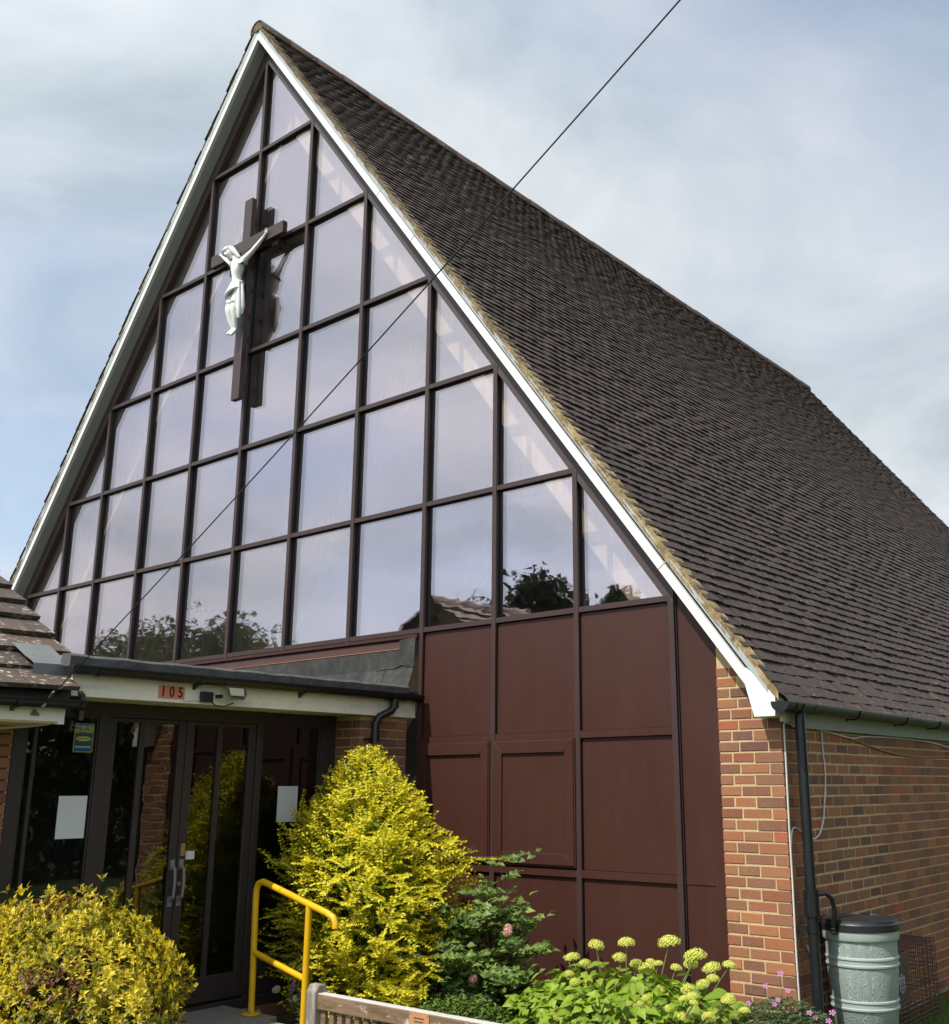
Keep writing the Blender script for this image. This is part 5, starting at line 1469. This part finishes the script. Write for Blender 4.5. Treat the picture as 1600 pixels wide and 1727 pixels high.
# hydrangea
def hydrangea():
    g = np.random.default_rng(33)
    cx, cy = 5.80, -0.80
    root = empty('hydrangea', (cx, cy, -0.05), 'wide leafy hydrangea with lime green flower heads below the brown panels', 'hydrangea')
    # broad leaf, unit length along Y
    V = []; F = []; nl = 7
    for i in range(nl + 1):
        q = i / nl; w = 0.40 * math.sin(math.pi * min(1, q ** 0.75)) ** 0.9 * (1 - 0.25 * q) if 0 < i < nl else 0.0
        for s in (-1, -0.5, 0, 0.5, 1): V.append((s * w, q, 0.22 * abs(s) * w - 0.20 * q * q + 0.012 * math.cos(9 * q) * abs(s)))
    for i in range(nl):
        for s in range(4): F.append((i*5 + s, i*5 + s + 1, (i+1)*5 + s + 1, (i+1)*5 + s))
    lm = mesh_data('leaf', V, F, 'hydrangea_leaf', True)
    st = MB()
    heads = []
    tgt = [(965, 1615, 1.0), (1005, 1594, 1.0), (985, 1625, .8), (1056, 1590, 1.05), (1045, 1615, .9), (1072, 1625, .8), (1012, 1628, .7), (1128, 1590, 1.35), (1172, 1612, 1.3), (1165, 1625, .9), (1200, 1633, 1.1), (1202, 1650, .7), (1090, 1633, 1.0), (1097, 1622, .6),
           (957, 1616, .6), (970, 1656, .7), (990, 1656, .5), (1033, 1658, .8), (1078, 1668, .7), (1115, 1668, .7), (1160, 1668, .9), (1185, 1660, .8), (1228, 1688, .8), (1230, 1628, .8), (940, 1715, .9), (957, 1708, .7), (1080, 1692, .8), (1195, 1716, .8), (1038, 1709, .5), (925, 1718, .8), (1240, 1712, .7), (960, 1642, .6), (1140, 1632, .7), (1110, 1625, .6)]
    tgt += [(g.uniform(905, 1255), g.uniform(1650, 1726), g.uniform(0.45, 0.8)) for _ in range(22)]
    hm_ = [floret_head('flower_head', 'hydrangea_petal', 95, 0.060, 0.62, s, 0.0125) for s in (1, 2, 3)]
    for k, (u, v, s) in enumerate(tgt):
        yy = cy + (0.22 if v < 1640 else (-0.05 if v < 1680 else -0.28)) + g.uniform(-.1, .1)
        d = RIGHT * ((u - 906.18) / 1759.45) + DOWN * ((v - 875.77) / 1759.45) + FWD
        t_ = (yy - CAM.y) / d.y; P = CAM + d * t_
        heads.append(P)
        link('flower_head', hm_[k % 3], P, root, rot=(g.uniform(-.3, .35), g.uniform(-.25, .25), g.uniform(0, 6)), scale=(s * 0.86,) * 3)
        b = Vector((cx + (P.x - cx) * 0.55, cy + (P.y - cy) * 0.4, -0.05))
        st.tube([b, b.lerp(P, 0.55) + Vector((0, 0, .06)), P - Vector((0, 0, 0.004))], [0.006, 0.005, 0.0035], 5)
    st.build('stems', 'stem_green', root)
    for k in range(297):
        a = g.random() * 2 * np.pi; r = np.sqrt(g.random()); x = cx + 0.80 * r * np.cos(a); y = cy - 0.06 + 0.50 * r * np.sin(a)
        top = 0.50 * (1 - 0.35 * r ** 2) - (0.10 if y < cy - 0.2 else 0)
        z = -0.02 + (top + 0.02) * (0.25 + 0.75 * g.random() ** 0.5)
        L = g.uniform(0.08, 0.125)
        yaw = a - np.pi / 2 + g.normal(0, 0.7)
        link('leaf', lm, (x, y, z), root, rot=(g.uniform(-0.75, 0.25), g.uniform(-.4, .4), yaw), scale=(L, L, L))
    n = 900
    a = g.random(n) * 2 * np.pi; r_ = np.sqrt(g.random(n))
    x = cx + 0.82 * r_ * np.cos(a); y = cy - 0.08 + 0.5 * r_ * np.sin(a); z = -0.03 + 0.46 * (1 - 0.4 * r_ ** 2) * g.random(n) ** 0.6
    ph = a + g.normal(0, 0.9, n); L = g.uniform(0.06, 0.10, n)
    v, f, c = leaf_soup(np.stack([x, y, z], 1), np.stack([np.cos(ph), np.sin(ph), g.normal(0.0, 0.35, n)], 1), np.array([[0.1, -0.5, 1.0]]) + 0.4 * g.standard_normal((n, 3)), L, L * 0.66, mixc((0.15, 0.26, 0.018), (0.32, 0.43, 0.035), g.random(n)), 0.12, 0.2)
    soup('small_foliage', v, f, 'leaf', root, col=c, kind='stuff')
    for p in ((5.98, -1.02, 0.13), (5.93, -1.08, 0.09)):
        link('flower_head', floret_head('flower_head', 'cream_petal', 70, 0.05, 0.7, 8, 0.013), p, root)
hydrangea()

# pink cranesbill at the brick corner
def cranesbill():
    g = np.random.default_rng(44)
    c0 = np.array([6.72, -0.52, -0.05])
    root = empty('cranesbill', tuple(c0), 'low feathery plant with small pink flowers at the brick corner', 'flowers')
    n = 1900
    a = g.random(n) * 2 * np.pi; r = np.sqrt(g.random(n)); h = 0.40 * (1 - 0.55 * r ** 2) * g.random(n) ** 0.5
    P = np.stack([c0[0] + 0.42 * r * np.cos(a), c0[1] + 0.36 * r * np.sin(a), c0[2] + h], 1)
    pos, d, up_, ll, ww, cc = [], [], [], [], [], []
    for j in range(5):
        ph = 2 * np.pi * j / 5 + g.random(n)
        pos.append(P); d.append(np.stack([np.cos(ph), np.sin(ph), 0.15 + 0.3 * g.standard_normal(n)], 1)); up_.append(np.array([0, 0, 1.0])[None] + 0.4 * g.standard_normal((n, 3)))
        s = 0.034 * (0.6 + 0.6 * g.random(n)); ll.append(s); ww.append(s * 0.34); cc.append(mixc((0.05, 0.10, 0.03), (0.12, 0.18, 0.06), g.random(n)))
    v, f, c = leaf_soup(*[np.concatenate(q) for q in (pos, d, up_, ll, ww, cc)])
    soup('foliage', v, f, 'leaf', root, col=c, kind='stuff')
    V = [(0, 0, -0.004)]; F = []
    for q in range(5):
        a0 = 2 * math.pi * q / 5
        b = len(V)
        for da, rr, zz in ((-0.45, 0.5, .002), (-0.35, 0.95, .004), (0, 1.1, .001), (0.35, 0.95, .004), (0.45, 0.5, .002)): V.append((0.019 * rr * math.cos(a0 + da), 0.019 * rr * math.sin(a0 + da), zz))
        F += [(0, b, b + 1), (0, b + 1, b + 2), (0, b + 2, b + 3), (0, b + 3, b + 4)]
    fm = mesh_data('flower', V, F, 'pink_petal')
    st = MB()
    for (u, v_) in ((1316, 1642), (1291, 1663), (1328, 1671), (1312, 1686), (1306, 1694), (1328, 1704), (1347, 1716), (1338, 1706), (1262, 1692), (1279, 1722), (1375, 1716), (1397, 1722), (1250, 1723), (1365, 1708), (1403, 1708), (1300, 1688)):
        y = -0.62 + g.uniform(-.1, .15); dd = RIGHT * ((u - 906.18) / 1759.45) + DOWN * ((v_ - 875.77) / 1759.45) + FWD
        p = CAM + dd * ((y - CAM.y) / dd.y)
        q = (CAM - p).normalized(); q = (q + Vector((0, 0, 0.8))).to_track_quat('Z', 'Y').to_euler()
        link('flower', fm, p, root, rot=q, scale=(g.uniform(.8, 1.15),) * 3)
        st.tube([(p.x + g.uniform(-.05, .05), p.y + .05, -0.04), (p.x, p.y + .02, p.z * 0.6), p], 0.0018, 4)
    st.build('stems', 'stem_green', root)
cranesbill()

# low greenery at the foot of the bushes
def low_plant(name, label, cat, c0, rx, ry, h, n, leaf, pal, seed):
    g = np.random.default_rng(seed); c0 = np.array(c0)
    root = empty(name, tuple(c0), label, cat)
    a = g.random(n) * 2 * np.pi; r = np.sqrt(g.random(n)); hh = h * (1 - 0.5 * r ** 2) * g.random(n) ** 0.45
    P = np.stack([c0[0] + rx * r * np.cos(a), c0[1] + ry * r * np.sin(a), c0[2] + hh], 1)
    ph = g.random(n) * 6.28
    v, f, c = leaf_soup(P, np.stack([np.cos(ph), np.sin(ph), 0.3 + 0.4 * g.standard_normal(n)], 1), np.array([0, 0, 1.0])[None] + 0.5 * g.standard_normal((n, 3)), leaf * (0.6 + 0.7 * g.random(n)), leaf * 0.5 * (0.6 + 0.7 * g.random(n)), mixc(pal[0], pal[1], g.random(n)))
    soup('foliage', v, f, 'leaf', root, col=c, kind='stuff')
    st = MB()
    for k in range(20):
        i = int(g.integers(n)); st.tube([(c0[0] + g.uniform(-rx, rx) * .4, c0[1] + g.uniform(-ry, ry) * .4, c0[2]), tuple(P[i])], 0.003, 4)
    st.build('stems', 'stem_green', root, kind='stuff')
    return root
low_plant('leafy_plant', 'low bright green leafy plant between the rose and the hydrangea', 'plant', (4.62, -1.1, -0.05), 0.42, 0.3, 0.26, 1500, 0.035, ((0.08, 0.15, 0.02), (0.18, 0.26, 0.04)), 51)
low_plant('shade_plant', 'dark green leafy plant in the shade right of the golden bush', 'plant', (4.28, -0.62, -0.05), 0.45, 0.38, 0.42, 1700, 0.055, ((0.03, 0.06, 0.025), (0.06, 0.11, 0.04)), 52)
fw = low_plant('white_flower', 'small white flowered plant behind the handrail by the doors', 'flowers', (3.12, -1.25, -0.05), 0.22, 0.16, 0.30, 160, 0.03, ((0.04, 0.08, 0.02), (0.09, 0.14, 0.04)), 53)
wf = floret_head('flower_head', 'cream_petal', 30, 0.03, 0.7, 9, 0.012)
for p in ((3.02, -1.42, 0.12), (3.28, -1.40, 0.30), (3.30, -1.36, 0.26), (3.38, -1.42, 0.11), (3.25, -1.44, 0.08)): link('flower_head', wf, p, fw, rot=(0.5, 0.2, 0))
lav = empty('lavender', (3.42, -1.52, -0.05), 'two purple flower spikes at the foot of the handrail', 'flowers')
g = np.random.default_rng(61)
for (x, y, h) in ((3.36, -1.55, 0.20), (3.45, -1.53, 0.17)):
    MB().tube([(x, y, -0.05), (x + 0.01, y, h)], 0.003, 5).build('stem', 'stem_green', lav)
    sp = floret_head('spike', 'purple_petal', 40, 0.013, 3.6, int(h * 100), 0.008)
    link('spike', sp, (x + 0.01, y, h - 0.02), lav)
    pl_ = [g.random(60) * 0.16 - 0.03, ]
    n = 60; ph = g.random(n) * 6.28
    v, f, c = leaf_soup(np.stack([np.full(n, x), np.full(n, y), g.random(n) * 0.16 - 0.04], 1), np.stack([np.cos(ph), np.sin(ph), np.full(n, .5)], 1), np.tile([0, 0, 1.0], (n, 1)), np.full(n, 0.05), np.full(n, 0.012), mixc((0.08, 0.12, 0.06), (0.16, 0.20, 0.12), g.random(n)))
    soup('leaves', v, f, 'leaf', lav, col=c, kind='stuff')
gr = np.random.default_rng(71); n = 5200
P = np.stack([gr.uniform(6.62, 8.2, n), gr.uniform(0.7, 4.2, n), np.full(n, -0.135)], 1)
v, f, c = leaf_soup(P, np.stack([0.25 * gr.standard_normal(n), 0.25 * gr.standard_normal(n), np.ones(n)], 1), gr.standard_normal((n, 3)), gr.uniform(0.04, 0.11, n), np.full(n, 0.006), mixc((0.06, 0.13, 0.015), (0.14, 0.22, 0.04), gr.random(n)))
go = soup('grass', v, f, 'leaf', None, col=c, kind='stuff'); go['label'] = 'tufts of grass along the foot of the brick flank'

# ------------------------------------------------------------------ trees seen in the reflections
def tree(name, label, x, y, h, spread, seed, pal, conif=False):
    g = np.random.default_rng(seed)
    root = empty(name, (x, y, -0.14), label, 'tree', 'trees mirrored in the church windows')
    tk = MB().tube([(x, y, -0.14), (x + g.uniform(-.2, .2), y, h * 0.4), (x, y, h * 0.9)], [h * 0.03, h * 0.02, h * 0.005], 10)
    ends = []
    for k in range(16):
        z0 = h * g.uniform(0.22, 0.75); a = g.random() * 6.28; r = spread * g.uniform(0.5, 0.95) * (1 - (z0 / h) * (0.8 if conif else 0.3))
        e_ = np.array([x + r * np.cos(a), y + r * np.sin(a), z0 + (0.05 if conif else 0.22) * h * g.random()])
        tk.tube([(x, y, z0), tuple((np.array([x, y, z0]) + e_) / 2 + np.array([0, 0, .3])), tuple(e_)], [h * 0.010, h * 0.007, h * 0.003], 6); ends.append(e_)
    tk.build('trunk', 'bark', root, smooth=True)
    nc = 150; C = []
    for k in range(nc):
        if k < len(ends): C.append(ends[k]); continue
        u = g.random(); a = g.random() * 6.28
        z0 = h * (0.22 + 0.75 * u)
        rm = spread * ((1.02 - u) if conif else np.sqrt(max(0.03, 1 - ((u - 0.45) / 0.58) ** 2)))
        r = rm * np.sqrt(g.random()); C.append(np.array([x + r * np.cos(a), y + r * np.sin(a), z0]))
    C = np.array(C); m = 90; rad = spread * 0.22
    P = (C[:, None] + rad * g.standard_normal((len(C), m, 3)) * np.array([0.75, 0.75, 0.45 if conif else 0.6])).reshape(-1, 3)
    n = len(P); sh = np.repeat(g.random(len(C)), m) * 0.7 + 0.3 * g.random(n)
    v, f, c = leaf_soup(P, g.standard_normal((n, 3)) + np.array([0, 0, -0.2]), g.standard_normal((n, 3)), (0.26 if conif else 0.32) * (0.6 + 0.8 * g.random(n)), 0.17 * (0.6 + 0.8 * g.random(n)), mixc(pal[0], pal[1], sh))
    soup('crown', v, f, 'leaf', root, col=c)
G1 = ((0.045, 0.07, 0.012), (0.13, 0.14, 0.025)); G2 = ((0.012, 0.025, 0.012), (0.035, 0.055, 0.022)); G3 = ((0.06, 0.065, 0.02), (0.15, 0.13, 0.04))
tree('broad_tree', 'leafy olive green tree mirrored in the lower left panes', -35.2, -20, 8.4, 3.2, 81, G1)
tree('broad_tree', 'broader dark green tree mirrored between its olive neighbours', -30.6, -20.5, 8.6, 3.3, 82, ((0.03, 0.055, 0.012), (0.085, 0.11, 0.02)))
tree('broad_tree', 'lower brownish tree mirrored rightmost of the left group', -27.0, -21, 6.9, 2.4, 83, G3)
tree('cedar_tree', 'dark evergreen mirrored behind the hall gable in the lower right panes', -14.9, -21, 7.9, 2.2, 84, G2, True)
tree('cedar_tree', 'tallest dark evergreen mirrored in the middle of the lower right panes', -11.6, -20, 8.3, 2.3, 85, G2, True)
tree('cedar_tree', 'small dark evergreen mirrored in the rightmost triangular pane', -8.6, -20, 7.4, 1.8, 86, G2, True)
for k, (x, y, h, s, lb) in enumerate(((20.5, 8.5, 6.5, 2.8, 'green tree on the right lawn mirrored in the left side light'), (23.5, 16, 8.0, 3.4, 'large green tree far right of the church mirrored in the doors'),
                                     (21.0, 1.0, 5.6, 2.4, 'round green tree nearest the camera on the right lawn'))):
    tree('garden_tree', lb, x, y, h, s, 90 + k, ((0.025, 0.045, 0.01), (0.07, 0.10, 0.02)))

hedge = empty('hedge', (17.0, 6.0, -0.14), 'tall dense green hedge across the right lawn mirrored in the side light', 'hedge')
g = np.random.default_rng(97); n = 9000
P = np.stack([17.0 + 1.6 * (g.random(n) - 0.5), g.uniform(-2, 19, n), -0.1 + 3.3 * g.random(n) ** 0.8], 1); P[:, 0] += (P[:, 1] - 6) * 0.25
v, f, c = leaf_soup(P, g.standard_normal((n, 3)), g.standard_normal((n, 3)), 0.30 * (0.6 + 0.8 * g.random(n)), 0.2 * (0.6 + 0.8 * g.random(n)), mixc((0.02, 0.04, 0.01), (0.06, 0.09, 0.02), g.random(n)))
soup('foliage', v, f, 'leaf', hedge, col=c, kind='stuff')
core = MB()
for k in range(20):
    y = -1.5 + k; x = 17.0 + (y - 6) * 0.25
    core.tube([(x, y, -0.14), (x + .1, y + .1, 2.8)], [0.06, 0.02], 6)
core.build('stems', 'bark', hedge, kind='stuff')
